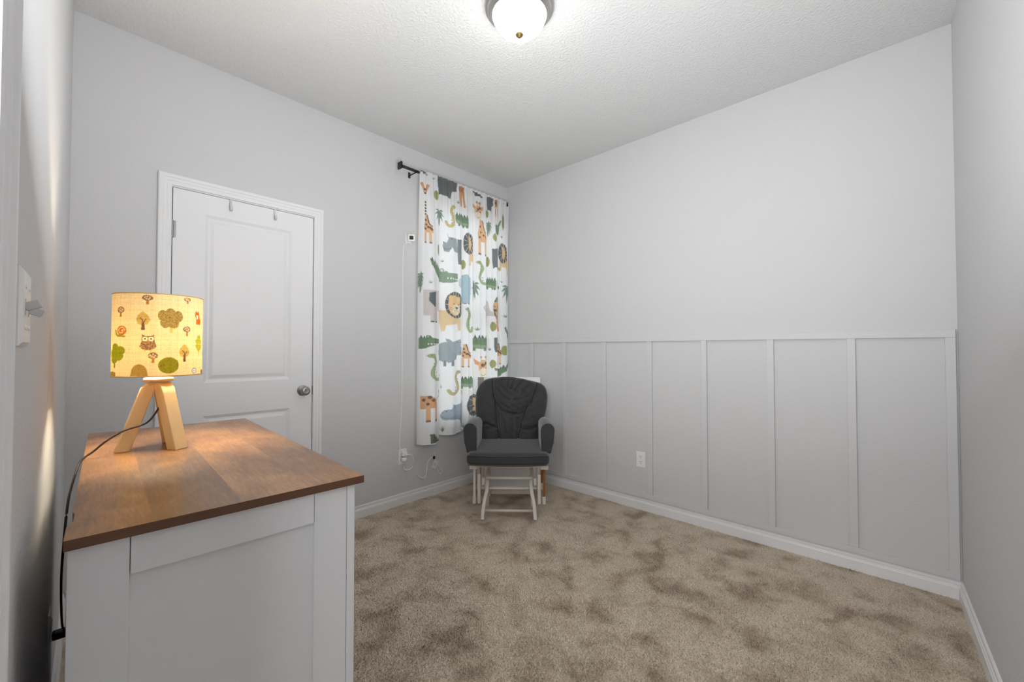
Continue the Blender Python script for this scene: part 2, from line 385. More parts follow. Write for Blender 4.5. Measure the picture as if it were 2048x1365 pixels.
class Pen:
    """unit box (0..1, y down) mapped on to a rectangle of the canvas"""
    def __init__(s, cv, u0, u1, zt, zb, flip=False): s.cv, s.u0, s.u1, s.zt, s.zb, s.flip = cv, u0, u1, zt, zb, flip
    def m(s, P):
        return [(s.u0 + ((1 - x) if s.flip else x) * (s.u1 - s.u0), s.zt + y * (s.zb - s.zt)) for x, y in P]
    def P(s, pts, c, a=1.0): s.cv.poly(s.m(pts), c, a)
    def E(s, cx, cy, rx, ry, c, a=1.0, t0=0, t1=360, n=28):
        s.P([(cx + rx * math.cos(math.radians(t0 + (t1 - t0) * k / n)), cy + ry * math.sin(math.radians(t0 + (t1 - t0) * k / n))) for k in range(n + 1)], c, a)
    def S(s, pts, w, c, a=1.0):
        q = [tuple(p)[:2] for p in smooth_path([(x, y, 0) for x, y in pts], 5)]; s.cv.stroke(s.m(q), w, c, a)
    def D(s, cx, cy, r, c):
        (u, v), = s.m([(cx, cy)]); s.cv.stroke([(u, v), (u + 1e-5, v)], 2 * r, c)
OR, TAN, CREAM, DK, OLV, GRN, DGR, GRY, BLU, LBL, PNK = (226, 150, 62), (243, 205, 140), (250, 236, 205), (62, 68, 66), (163, 165, 58), (94, 138, 88), (58, 92, 66), (108, 118, 120), (142, 165, 178), (160, 196, 208), (214, 203, 200)
def rbox(p, x0, y0, x1, y1, c, r=.25):
    p.P([(x0, y0 + (y1 - y0) * r), (x0 + (x1 - x0) * r, y0), (x1 - (x1 - x0) * r, y0), (x1, y0 + (y1 - y0) * r), (x1, y1), (x0, y1)], c)
def d_leaf(p): p.E(.5, .5, .5, .5, OLV); p.S([(.5, .1), (.5, 1)], .003, (120, 125, 45))
def d_leafdark(p): p.P([(.5, 0), (1, .3), (.9, .8), (.5, 1), (.1, .7), (.2, .25)], (140, 150, 60))
def d_plant(p):
    for dx in (-.45, -.2, .05, .3, .45): p.P([(.42 + dx * .1, 1), (.5 + dx, .15 + abs(dx) * .8), (.58 + dx * .1, 1)], (130, 155, 110))
def d_palm(p):
    g = (110, 146, 118)
    for (x, y) in ((.05, .12), (.0, .42), (.12, .72), (.95, .12), (1, .45), (.88, .75), (.35, .98), (.62, .95)):
        mx, my = (.5 + x) / 2, min((.2 + y) / 2 - .05, y); nx, ny = -(y - .2) * .13, (x - .5) * .13
        p.P([(.5, .12), (mx + nx, my + ny), (x, y), (mx - nx, my - ny)], g)
    p.S([(.5, 0), (.48, .5), (.42, 1)], .006, (110, 120, 90))
def snake(c, sp):
    def f(p):
        p.S([(.78, .10), (.62, .16), (.55, .34), (.72, .56), (.74, .78), (.52, .92), (.22, .92), (.05, .80)], .026, c)
        p.E(.78, .09, .2, .075, c); p.D(.8, .07, .004, DK); p.S([(.95, .09), (1.05, .08)], .003, DK)
        for k in range(6): p.D(.62 + .1 * math.sin(k), .25 + k * .11, .005, sp)
    return f
def snake_flip(c, sp):
    f = snake(c, sp)
    def g(p): p.flip = True; f(p)
    return g
def spikes(p, x0, x1, y, n, h, c):
    for k in range(n):
        a = x0 + (x1 - x0) * k / n; b = x0 + (x1 - x0) * (k + 1) / n; p.P([(a, y), ((a + b) / 2, y - h), (b, y)], c)
def d_croc(p):
    spikes(p, .02, .98, .3, 6, .26, DGR); p.P([(0, .25), (1, .25), (1, .85), (.9, .92), (.1, .85), (0, .7)], GRN)
    p.P([(.0, .6), (1, .72), (1, .85), (.9, .92), (.1, .85), (0, .75)], (140, 168, 128))
    for x in (.15, .62, .82): rbox(p, x, .8, x + .13, 1, GRN)
    for k in range(5): p.D(.12 + k * .18, .42, .006, (70, 110, 76))
def d_crochead(p):
    p.P([(0, .2), (.3, .22), (.4, .12), (.5, .26), (1, .2), (1, .75), (.62, .95), (.2, 1), (0, .9)], (124, 156, 122))
    p.E(.16, .13, .13, .14, (124, 156, 122)); p.E(.16, .13, .08, .09, (245, 245, 240)); p.D(.17, .13, .004, DK)
    p.S([(.35, .62), (.7, .6), (1, .5)], .003, DK)
    for k in range(5): x = .42 + k * .12; p.P([(x, .6), (x + .05, .72), (x + .1, .58)], (250, 250, 245))
def d_crochead2(p):
    spikes(p, .0, .5, .25, 4, .22, DGR); p.P([(0, .22), (.45, .2), (1, .28), (1, .55), (.6, .72), (.25, .95), (0, 1)], GRN)
    p.E(.35, .12, .09, .1, GRN); p.D(.36, .12, .004, (240, 240, 240)); p.S([(.3, .62), (.95, .55)], .003, DK)
    for k in range(6): x = .33 + k * .1; p.P([(x, .6), (x + .04, .7), (x + .08, .58)], (250, 250, 245))
def d_crocback(p):
    p.P([(0, 0), (.14, .12), (.5, .32), (.98, .42), (1, 1), (.75, .85), (.35, .55), (.1, .3)], GRN)
    for k in range(5): x = .06 + k * .2; y = .04 + k * .09; p.P([(x, y + .08), (x + .05, y - .09), (x + .17, y + .14)], DGR)
def d_crocback_r(p): p.flip = True; d_crocback(p)
def d_croctail(p):
    p.P([(0, 0), (.28, .02), (.33, .45), (.6, .7), (1, 1), (.05, 1)], (88, 104, 66))
    for k in range(4): x = .25 + k * .19; y = .25 + k * .2; p.P([(x, y + .2), (x + .16, y - .1), (x + .2, y + .25)], (72, 86, 52))
def d_crocup(p):
    p.P([(.9, 0), (1, .05), (.8, .42), (.75, .8), (.5, 1), (.1, .85), (0, .35), (.3, .38), (.5, .5)], GRN)
    for k in range(4): p.P([(.05 + k * .15, .4), (.1 + k * .15, .27), (.2 + k * .15, .42)], DGR)
def g_spots(p, pts, r=.009):
    for x, y in pts: p.D(x, y, r, (96, 66, 36))
def d_ears(p):
    p.P([(0, .05), (.25, .0), (.5, .5), (.42, 1), (.25, .6)], OR); p.P([(1, .12), (.8, .02), (.5, .5), (.55, 1), (.8, .6)], OR); p.D(.5, .55, .01, DK); p.D(.52, .85, .008, DK)
def d_gneck(p):
    p.P([(0, 0), (.6, 0), (.8, 1), (.1, 1)], CREAM)
    for k in range(5): p.D(.55, .1 + k * .2, .008, DK)
def d_gbody(p):
    p.P([(.25, .0), (.5, 0), (.62, .28), (.9, .36), (1, .5), (.96, .62), (.15, .62), (.08, .4), (.2, .25)], (240, 176, 104))
    for x in (.12, .6): rbox(p, x, .55, x + .22, 1, (244, 190, 128)); p.P([(x, .95), (x + .22, .95), (x + .22, 1), (x, 1)], (150, 100, 60))
    p.S([(.5, .02), (.66, .3), (.92, .38)], .007, DK); g_spots(p, [(.3, .2), (.35, .35), (.55, .42), (.75, .45), (.25, .5), (.85, .5)])
def d_gbodytail(p):
    p.P([(0, .15), (.4, .15), (.7, .3), (.75, .55), (.0, .58)], (234, 160, 84))
    for x in (.22, .56): rbox(p, x, .45, x + .18, 1, (240, 178, 108)); p.P([(x, .94), (x + .18, .94), (x + .18, 1), (x, 1)], (140, 96, 60))
    p.S([(.7, .3), (.88, .16), (.92, .08)], .004, (120, 100, 80)); p.P([(.84, .0), (1, .02), (.96, .1), (.88, .1)], DK); g_spots(p, [(.12, .28), (.5, .3), (.3, .42), (.38, .2)], .012)
def d_ghead(p):
    p.P([(0, .1), (.3, .28), (.28, .45), (.08, .35)], (238, 160, 78)); p.P([(1, .15), (.75, .28), (.78, .45), (.95, .4)], (238, 160, 78))
    for x in (.4, .66): p.S([(x, .3), (x, .08)], .006, (210, 160, 90)); p.D(x, .05, .011, (200, 150, 84))
    p.E(.53, .52, .3, .34, (244, 186, 110)); p.E(.53, .78, .28, .22, (250, 232, 205)); p.E(.5, .42, .1, .08, (110, 80, 50)); p.E(.66, .34, .08, .08, (110, 80, 50))
    p.D(.4, .55, .006, DK); p.D(.68, .55, .006, DK); p.S([(.4, .84), (.53, .9), (.66, .83)], .003, DK)
def d_legs(p):
    p.P([(.0, 0), (.75, .0), (.8, .4), (.2, .45)], (205, 120, 40)); p.P([(.05, .3), (.35, .3), (.38, 1), (.2, 1)], OR); p.P([(.5, .3), (.8, .3), (.95, 1), (.75, 1)], OR); p.D(.4, .2, .009, (90, 60, 30))
def d_greyblock(p): p.P([(0, 0), (1, 0), (.96, .5), (.7, .62), (.62, 1), (.5, .92), (.1, .9), (0, .6)], (92, 98, 99))
def d_hippohead(p):
    p.P([(.3, .0), (.42, .22), (.95, .2), (1, .9), (.75, .9), (.6, .7), (.4, .98), (.12, .95), (.02, .7), (.1, .5), (.3, .52), (.42, .3)], (146, 160, 164))
    p.D(.58, .3, .005, DK); p.D(.1, .52, .005, DK); p.S([(.1, .78), (.3, .84), (.55, .76)], .003, DK)
def d_hipposlab(p): p.P([(0, .05), (1, 0), (1, .98), (.1, 1), (.0, .6)], GRY)
def d_hippo2(p): p.P([(0, .15), (.9, .05), (1, .95), (.8, 1), (.7, .9), (.3, .92), (.15, 1), (.05, .7)], (96, 104, 106)); p.D(.3, .12, .005, (240, 240, 240))
def d_hippor(p):
    p.E(.25, .5, .42, .36, (150, 168, 174)); p.P([(.28, .2), (.6, .1), (.62, .75), (.3, .9)], (140, 158, 165))
    p.P([(.22, .02), (.34, .04), (.44, .14), (.8, .02), (.84, .12), (.8, .3), (1, .36), (1, .58), (.7, .62), (.45, .5), (.3, .18)], (146, 164, 172))
    for x in (.15, .4): rbox(p, x, .8, x + .1, 1, (120, 132, 138))
    p.D(.66, .14, .005, DK); p.D(.9, .4, .004, DK); p.D(.78, .14, .005, DK); p.S([(.7, .52), (.98, .5)], .003, DK)
def d_hippol(p):
    p.P([(.32, 0), (.38, .14), (.55, .18), (.92, .12), (1, .06), (1, 1), (.85, 1), (.72, .72), (.6, .68), (.35, .66), (.05, .62), (.0, .42), (.1, .32), (.35, .3), (.4, .2)], (136, 158, 174))
    p.E(.2, .5, .22, .16, (150, 172, 186)); p.D(.47, .24, .006, DK); p.D(.82, .26, .006, DK); p.D(.06, .4, .005, DK); p.D(.2, .36, .005, DK); p.S([(.04, .54), (.25, .6), (.46, .56)], .003, DK)
def lines(p, cx, cy, r0, r1, n, c=(215, 212, 200)):
    for k in range(n): t = 2 * PI * k / n; p.S([(cx + r0 * math.cos(t), cy + r0 * math.sin(t)), (cx + r1 * math.cos(t), cy + r1 * math.sin(t))], .003, c)
def d_mane(p):
    p.E(.62, .5, .62, .5, DK); lines(p, .7, .5, .2, .56, 13); p.P([(.62, .14), (.8, .2), (.95, .5), (.75, .85), (.6, .6)], (236, 186, 104))
def d_lionface(p):
    p.P([(.1, .05), (.9, 0), (1, .95), (.3, 1), (0, .5)], (236, 165, 70)); p.D(.2, .62, .012, DK); p.D(.6, .38, .005, DK); p.D(.18, .38, .005, DK)
def d_tanleg(p): p.P([(.1, 0), (1, 0), (1, 1), (.8, 1), (.65, .6), (.3, .55), (.2, .8), (.05, .78)], (238, 196, 124))
def d_lion(p):
    p.P([(.0, .48), (.5, .5), (.8, .62), (.82, .97), (.7, .98), (.66, .8), (.25, .86), (.2, 1), (.06, 1), (0, .75)], (240, 206, 142))
    p.E(.6, .33, .385, .335, DK); lines(p, .6, .33, .16, .35, 16)
    p.E(.55, .35, .23, .26, (240, 190, 112)); p.E(.42, .17, .09, .07, (240, 190, 112)); p.E(.72, .18, .08, .07, (240, 190, 112)); p.E(.6, .45, .17, .14, (250, 226, 180))
    p.P([(.55, .38), (.72, .38), (.64, .45)], DK); p.D(.5, .31, .005, DK); p.D(.72, .31, .005, DK); p.S([(.54, .49), (.63, .47), (.73, .5)], .003, DK)
    for y in (.42, .46): p.S([(.5, y), (.3, y - .03)], .0022, DK)
def d_lionhalf(p):
    p.P([(.8, .7), (1, .7), (1, .95), (.8, 1)], (226, 186, 120)); p.E(.85, .4, .85, .4, DK); lines(p, .95, .4, .35, .78, 18); p.E(1, .38, .42, .24, (240, 200, 130)); p.E(.72, .18, .18, .09, (240, 190, 112)); p.D(.9, .33, .005, DK); p.D(1, .45, .01, DK)
def d_elephant(p):
    p.P([(0, .02), (.9, .0), (1, .25), (.98, .62), (.86, .7), (.66, .62), (.66, .98), (.3, .98), (.3, .8), (.0, .8)], PNK)
    p.P([(.27, .1), (.57, .04), (.56, .5), (.45, .52), (.25, .35)], (70, 88, 92)); p.D(.84, .27, .006, DK)
    for x in (.3, .5): p.P([(x, .96), (x + .15, .96), (x + .15, 1), (x, 1)], DK)
def d_elephant_r(p): p.P([(.08, .3), (.5, 0), (.62, .1), (.68, .4), (1, .52), (.98, .62), (.55, .62), (.5, .98), (.25, .98), (.2, .5), (.12, .4)], PNK); p.P([(.25, .97), (.5, .97), (.5, 1), (.25, 1)], DK)
def d_blueele(p): p.P([(.4, .05), (.8, 0), (.98, .1), (1, .45), (.95, .98), (.5, 1), (.45, .5), (.3, .42), (.15, .5), (.02, .4), (.1, .3), (.3, .3)], LBL); p.E(.2, .3, .2, .14, (190, 216, 224)); p.P([(.62, .97), (.75, .97), (.75, 1), (.62, 1)], DK); p.P([(.82, .97), (.94, .97), (.94, 1), (.82, 1)], DK)
def d_dkbit(p): p.P([(0, 0), (.6, .25), (1, .6), (.9, .8), (.5, .6), (.35, .9), (.2, .3), (0, .35)], (78, 86, 64))
def d_eyeleaf(p): p.P([(.2, 0), (.9, .4), (.6, 1), (.1, .5)], (170, 180, 110))
def d_branch(p): p.P([(0, .2), (.6, .4), (1, .3), (.6, .8), (.1, 1)], (150, 120, 70))
DRAW = dict(leaf=d_leaf, leafdark=d_leafdark, plant=d_plant, palm=d_palm, snake_y=snake((206, 190, 104), (176, 160, 70)), snake_yr=snake((190, 180, 110), (150, 150, 70)), snake_g=snake_flip((158, 182, 122), (110, 140, 90)), croc=d_croc, crochead=d_crochead, crochead2=d_crochead2, crocback=d_crocback, crocback_r=d_crocback_r, croctail=d_croctail, crocup=d_crocup, ears=d_ears, gneck=d_gneck, gbody=d_gbody, gbodytail=d_gbodytail, ghead=d_ghead, legs=d_legs, greyblock=d_greyblock, hippohead=d_hippohead, hipposlab=d_hipposlab, hippo2=d_hippo2, hippor=d_hippor, hippol=d_hippol, mane=d_mane, lionface=d_lionface, tanleg=d_tanleg, lion=d_lion, lionhalf=d_lionhalf, elephant=d_elephant, elephant_r=d_elephant_r, blueele=d_blueele, dkbit=d_dkbit, eyeleaf=d_eyeleaf, branch=d_branch)
# (motif, y from, y to, z top, z bottom) in metres on the cloth
PRINTS = [
('ears',1.84,1.916,2.463,2.365),('gneck',1.871,1.89,2.322,2.202),('gbody',1.861,1.932,2.213,1.99),('leaf',1.958,2.002,2.434,2.356),('greyblock',1.997,2.201,2.568,2.4),('legs',2.218,2.297,2.543,2.371),('plant',2.18,2.229,2.424,2.386),('palm',1.958,2.066,2.299,2.155),('snake_y',2.08,2.173,2.361,2.163),('croc',2.173,2.323,2.319,2.198),('hippohead',2.048,2.184,2.118,1.953),('hipposlab',2.182,2.248,2.093,1.876),('tanleg',2.322,2.377,2.017,1.852),('mane',2.276,2.347,2.165,1.978),('gbody',2.415,2.54,2.306,1.994),('ghead',2.372,2.489,2.458,2.3),('greyblock',2.549,2.62,2.54,2.405),('legs',2.633,2.679,2.538,2.383),('leaf',2.524,2.565,2.419,2.348),('leaf',2.614,2.653,2.225,2.151),('crocup',2.633,2.722,2.362,2.206),('palm',2.531,2.601,2.318,2.184),('leafdark',2.733,2.763,2.44,2.273),('hippo2',2.601,2.683,2.11,1.897),('tanleg',2.707,2.805,2.026,1.864),('mane',2.697,2.77,2.154,1.967),('snake_g',2.413,2.538,1.944,1.736),('leaf',2.252,2.296,1.927,1.848),('leaf',2.535,2.576,2.0,1.911),('crocback',1.905,2.02,1.884,1.702),('crochead',2.019,2.185,1.82,1.706),('blueele',2.189,2.336,1.807,1.557),('croc',2.536,2.634,1.827,1.707),('palm',2.34,2.443,1.764,1.585),('plant',2.025,2.073,1.906,1.872),('leaf',1.973,2.0,2.004,1.918),('palm',1.826,1.863,1.764,1.639),('plant',2.706,2.754,2.236,2.203),('plant',1.894,1.927,1.716,1.684),('eyeleaf',2.693,2.72,1.933,1.886),('dkbit',2.366,2.493,2.546,2.498),('dkbit',1.841,1.908,2.556,2.52),('plant',1.949,1.977,2.543,2.519),
('elephant',1.861,2.023,1.635,1.385),('lion',2.025,2.256,1.643,1.32),('snake_g',2.297,2.354,1.532,1.314),('elephant_r',2.461,2.63,1.616,1.384),('mane',2.614,2.681,1.656,1.439),('lionface',2.615,2.676,1.607,1.476),('palm',2.734,2.837,1.779,1.594),('plant',2.729,2.808,1.513,1.471),('legs',2.627,2.71,1.467,1.341),('leaf',2.578,2.636,1.422,1.335),('crochead2',1.836,2.001,1.286,1.177),('hippor',2.025,2.26,1.265,1.041),('gbody',2.257,2.34,1.218,1.025),('croc',2.352,2.554,1.309,1.162),('crocback',2.756,2.837,1.38,1.245),('greyblock',2.619,2.682,1.281,1.135),('gbody',2.673,2.733,1.231,1.039),('leaf',2.73,2.796,1.208,1.119),('snake_g',1.888,2.023,1.145,.927),('snake_yr',2.094,2.212,1.008,.804),('croc',2.237,2.371,.957,.847),('ghead',2.39,2.55,1.116,.928),('leaf',2.574,2.633,1.083,1.006),('crocback_r',2.679,2.831,1.052,.914),('gbodytail',1.843,2.005,.857,.623),('hippol',2.039,2.267,.766,.53),('lionhalf',2.3,2.388,.798,.555),('plant',2.025,2.078,.596,.525),('plant',2.257,2.299,.589,.521),('croctail',1.904,2.006,.53,.459),('leaf',2.23,2.266,.855,.781),('plant',2.382,2.458,1.382,1.337),('plant',2.0,2.03,1.203,1.156),('plant',2.554,2.595,1.206,1.165),('dkbit',2.664,2.706,1.791,1.707),('palm',1.828,1.857,1.706,1.61),('plant',2.706,2.758,1.815,1.789),('branch',2.62,2.67,1.016,.981),('plant',2.031,2.049,.909,.867),
('leaf',2.45,2.5,.86,.78),('hippol',2.42,2.62,.75,.55),('snake_g',2.64,2.74,.84,.66)]
cv = Canvas(1.80, 2.87, .40, 2.60, .002, (244, 245, 246))
for k, a, b, zt, zb in PRINTS: DRAW[k](Pen(cv, a, b, zt, zb))

# ------------------------------------------------------------------ curtain on its rod
NU, NV = 380, 520
fold = np.array([1.832, 2.020, 2.262, 2.380, 2.546, 2.690, 2.828]); amp = np.array([.078, .062, .046, .054, .046, .036])
u = np.linspace(fold[0], fold[-1], NU); seg = np.clip(np.searchsorted(fold, u, side='right') - 1, 0, 5)
t = (u - fold[seg]) / (fold[seg + 1] - fold[seg])
bulge = np.sin(PI * np.clip(t, 0, 1) ** .85) ** .62 * amp[seg] + .008 * np.sin(t * 5 * PI + seg) * np.sin(PI * t)
gath = .006 * np.sin(u * 118 + 1.2 * np.sin(u * 31)) + .004 * np.sin(u * 211)
hem = np.where(u < fold[1], .452, .498) + np.where(u < fold[1], .0, .006 * np.sin(u * 20))
w = np.linspace(0, 1, NV); TOP = 2.556
Zg = TOP - w[:, None] * (TOP - hem[None, :])
open_ = np.clip((TOP - Zg) / .55, 0, 1) ** .8
sag = np.clip((TOP - Zg) / 1.9, 0, 1)
Xg = .1035 + gath[None, :] * (1 - open_) + (bulge[None, :] - .026) * open_ * (.65 + .5 * sag)
Xg += np.where(np.abs(Zg - 2.51) < .01, -.003, 0)
Yg = np.repeat(u[None, :], NV, 0) - .012 * np.sin(2 * PI * t)[None, :] * open_
idx = np.arange(NU * NV).reshape(NV, NU)
F = np.stack([idx[:-1, :-1], idx[:-1, 1:], idx[1:, 1:], idx[1:, :-1]], -1).reshape(-1, 4)
V = np.stack([Xg, Yg, Zg], -1).reshape(-1, 3)
me = bpy.data.meshes.new('curtain'); me.from_pydata(V.tolist(), [], F.tolist())
ca = me.color_attributes.new('print', 'FLOAT_COLOR', 'POINT')
c = cv.sample(np.repeat(u[None, :], NV, 0).ravel(), Zg.ravel()); c = c * .8 + .2 * c.mean(1, keepdims=True); c = c * .88 + .12 * np.array(lin((244, 245, 246))); ca.data.foreach_set('color', np.c_[c, np.ones(len(c))].astype(np.float32).ravel())
me.polygons.foreach_set('use_smooth', [True] * len(me.polygons)); me.materials.append(cloth_print('curtain_cloth', 'print', .42))
cur = tag(link(bpy.data.objects.new('curtain', me)), 'white curtain printed with safari animals hanging over the window', 'curtain')
bm = bmesh.new()
for a, b in ((0, np.searchsorted(u, fold[1]) - 1), (np.searchsorted(u, fold[1]) + 1, NU - 1)):
    ii = list(range(a, b + 1, 3)); tube(bm, [(Xg[-1, i], Yg[-1, i], Zg[-1, i] + .001) for i in ii], .0028, 6)
obj('hem', bm, mat('hem_cloth', (222, 224, 228), .9), cur, smooth=True)

rod = tag(empty('curtain_rod', (.088, 1.664, 2.536)), 'black metal curtain rod with square end caps above the window', 'curtain rod')
bm = bmesh.new(); tube(bm, [(0, .012, 0), (0, 1.14, -.004)], .0085, 14); obj('pole', bm, M['black'], rod, smooth=True)
bm = bmesh.new(); tube(bm, [(0, .02, 0), (0, .165, 0)], .0105, 14); obj('pole_sleeve', bm, M['black'], rod, smooth=True)
for yy in (0, 1.140):
    bm = bmesh.new(); box(bm, -.026, .026, yy - .002, yy + .012, -.026, .026) if yy == 0 else box(bm, -.019, .019, yy - .014, yy + .012, -.022, .02)
    obj('end_cap', bm, M['black'], rod, bevel=.004)
for yy in (.140, 1.06):
    bm = bmesh.new(); box(bm, -.0875, -.083, yy - .009, yy + .009, -.030, .014); bar(bm, [(-.084, yy, -.012), (-.03, yy, -.012), (-.012, yy, -.012), (.006, yy, -.0125), (.0115, yy, -.006)], .010, .005, (0, 1, 0))
    obj('bracket', bm, M['black'], rod, bevel=.001)

# ------------------------------------------------------------------ things on the back left wall
mon = tag(empty('baby_monitor', (0, 1.805, 2.03)), 'small white square camera on the wall left of the curtain', 'camera')
R15 = Matrix.Rotation(math.radians(-38), 4, 'Z') @ Matrix.Rotation(math.radians(14), 4, 'Y')
bm = bmesh.new(); box(bm, 0, .004, -.034, .018, -.035, .03); obj('wall_plate', bm, M['white'], mon, bevel=.002)
bm = bmesh.new(); tube(bm, [(.004, -.008, 0), (.022, -.004, .0)], .008, 10); obj('swivel_arm', bm, M['white'], mon, smooth=True)
tm = Matrix.Translation((.036, 0, .004)) @ R15
obj('housing', B(-.02, .02, -.028, .028, -.028, .028, mtx=tm), M['white'], mon, bevel=.007, seg=3)
hd = obj('lens_window', B(.0195, .0215, -.014, .016, -.014, .014, mtx=tm), M['slot'], mon, bevel=.002)
bm = bmesh.new(); tube(bm, smooth_path([(.018, 1.792, 2.002), (.012, 1.770, 1.985), (.0045, 1.752, 1.93), (.0045, 1.750, 1.55), (.0045, 1.745, .80), (.0045, 1.730, .50), (.012, 1.728, .43), (.026, 1.748, .40)]), .003, 6)
child(obj('cable', bm, M['whitecord'], smooth=True), mon)
def outlet(name, fr, x, z, sgn, label, slots=True):
    """duplex outlet: plate against the wall, room side at sgn*y"""
    r = empty(name, fr[0], fr[1]); e = Vector((x, 0, z)); e.rotate(r.rotation_euler); r.location = Vector(fr[0]) + e; tag(r, label, 'outlet')
    S_ = sgn
    def bb(x0, x1, d0, d1, z0, z1): a, b = sorted((S_ * d0, S_ * d1)); return B(x0, x1, a, b, z0, z1)
    obj('cover_plate', bb(-.035, .035, 0, .0055, -.057, .057), M['white'], r, bevel=.003, seg=3)
    for zz in (.0195, -.0195):
        bm = bmesh.new(); prism(bm, [(.0165 * math.cos(q) * (1 if abs(math.cos(q)) < .8 else .85), zz + .0165 * math.sin(q) * .9) for q in [2 * PI * k / 20 for k in range(20)]], S_ * .0055, S_ * .0075, 'Y')
        f = obj('receptacle', bm, M['white'], r)
        bm = bmesh.new()
        for sx in (-.0065, .0065): a, b = sorted((S_ * .0074, S_ * .0079)); box(bm, sx - .0014, sx + .0014, a, b, zz + .0005, zz + .0085)
        lathe(bm, [(.0026, S_ * .0074), (.0026, S_ * .0079)], (0, 0, zz - .007), 10, 'Y'); obj('slot', bm, M['slot'], f)
    bm = bmesh.new(); lathe(bm, [(.003, S_ * .0055), (.003, S_ * .0068), (0, S_ * .0071)], (0, 0, 0), 12, 'Y'); obj('screw', bm, M['white'], r)
    return r
FW = ((0, 0, 0), PI / 2)     # back left wall frame: local x = world y, room at -y
outlet('wall_outlet', FN, 1.374, .364, -1, 'white duplex outlet with nothing plugged in, on the panelled wall')
outlet('wall_outlet', FW, 1.757, .362, -1, 'white duplex outlet below small camera, holding two white plugs')
outlet('wall_outlet', FL, .95, .36, 1, 'white outlet low on the left wall behind the dresser')
pa = tag(empty('power_adapter', (.0076, 1.757, .382)), 'white power adapter with cable in the upper socket below the camera', 'plug')
obj('body', B(0, .034, -.021, .021, -.016, .018), M['white'], pa, bevel=.006, seg=3); obj('cable_boot', B(.034, .048, -.006, .006, -.006, .006), M['white'], pa, bevel=.003)
pb = tag(empty('power_adapter', (.0076, 1.757, .341)), 'rounded white plug in the lower socket below the camera', 'plug')
bm = bmesh.new(); lathe(bm, [(.019, 0), (.020, .018), (.017, .032), (.008, .038), (0, .038)], (0, 0, 0), 20, 'X'); obj('body', bm, M['white'], pb, smooth=True)
bm = bmesh.new(); tube(bm, smooth_path([(.056, 1.757, .382), (.062, 1.79, .378), (.045, 1.822, .345), (.03, 1.836, .30), (.02, 1.826, .262), (.012, 1.79, .252), (.01, 1.764, .268), (.016, 1.752, .29)]), .0036, 7)
child(obj('cord', bm, M['whitecord'], smooth=True), pa)
tg = tag(empty('hanging_tag', (.008, 2.045, .30)), 'small clear square tag hanging on a white cord under the curtain', 'tag')
bm = bmesh.new(); box(bm, 0, .003, -.024, .024, -.032, .032, Matrix.Translation((0, .006, -.058)) @ Matrix.Rotation(math.radians(-30), 4, 'X')); obj('tag_body', bm, M['clear'], tg, bevel=.002)
bm = bmesh.new()
for k in range(4): box(bm, .003, .0036, -.014 + k * .008, -.010 + k * .008, -.018 + (k % 2) * .008, .010 + (k % 3) * .004, Matrix.Translation((0, .006, -.058)) @ Matrix.Rotation(math.radians(-30), 4, 'X'))
obj('tag_marks', bm, M['grey'], tg)
obj('clip', B(0, .010, -.012, .006, -.012, .012), M['black'], tg, bevel=.003)
bm = bmesh.new(); tube(bm, smooth_path([(.003, -.002, .046), (.004, .002, .03), (.004, -.002, .010)]), .0035, 7); obj('hook', bm, M['white'], tg, smooth=True)
bm = bmesh.new(); tube(bm, smooth_path([(.003, .022, -.085), (.004, .040, -.125), (.004, .062, -.145), (.004, .080, -.135), (.004, .078, -.118), (.004, .050, -.085), (.003, .028, -.055)]), .0026, 6); obj('cord_loop', bm, M['whitecord'], tg, smooth=True)
bm = bmesh.new(); tube(bm, [tuple(p) for p in smooth_path([(.006, 1.885, .200), (.006, 1.91, .172), (.006, 1.945, .155), (.006, 1.968, .172), (.006, 1.978, .23), (.006, 1.990, .275), (.006, 2.012, .298), (.012, 2.028, .305)])], .0036, 7)
child(obj('cord', bm, M['whitecord'], smooth=True), tg)

# ------------------------------------------------------------------ light switch on the front left wall
sw = empty('light_switch', FL[0], FL[1]); e = Vector((1.80, 0, 1.238)); e.rotate(sw.rotation_euler); sw.location = Vector(FL[0]) + e
tag(sw, 'white double toggle light switch plate on the left wall', 'light switch')
bm = bmesh.new(); prism(bm, [(-.058, -.0575), (.058, -.0575), (.058, .0575), (-.058, .0575)], 0, .002, 'Y')
A = [(-.058, .0575), (.058, .0575), (.058, -.0575), (-.058, -.0575)]; Q = [(x * .9, z * .9) for x, z in A]
va = [bm.verts.new((x, .002, z)) for x, z in A]; vb = [bm.verts.new((x, .0062, z)) for x, z in Q]; bm.faces.new(vb)
for k in range(4): bm.faces.new((va[k], va[(k + 1) % 4], vb[(k + 1) % 4], vb[k]))
obj('cover_plate', bm, M['white'], sw)
for x, s in ((.023, 1), (-.023, -1)):
    tt = obj('toggle', B(-.0048, .0048, -.001, .0165, -.0062, .0062, mtx=Matrix.Translation((x, .006, 0)) @ Matrix.Rotation(math.radians(24 * s), 4, 'X')), M['grey'], sw, bevel=.0015)
    obj('toggle_slot', B(x - .0052, x + .0052, .0060, .0066, -.012, .012), M['grey'], sw)
    for z in (.030, -.030):
        bm = bmesh.new(); lathe(bm, [(.0033, .006), (.0033, .0072), (.0015, .0078), (0, .0078)], (x, 0, z), 12, 'Y'); obj('screw', bm, M['white'], sw, smooth=True)

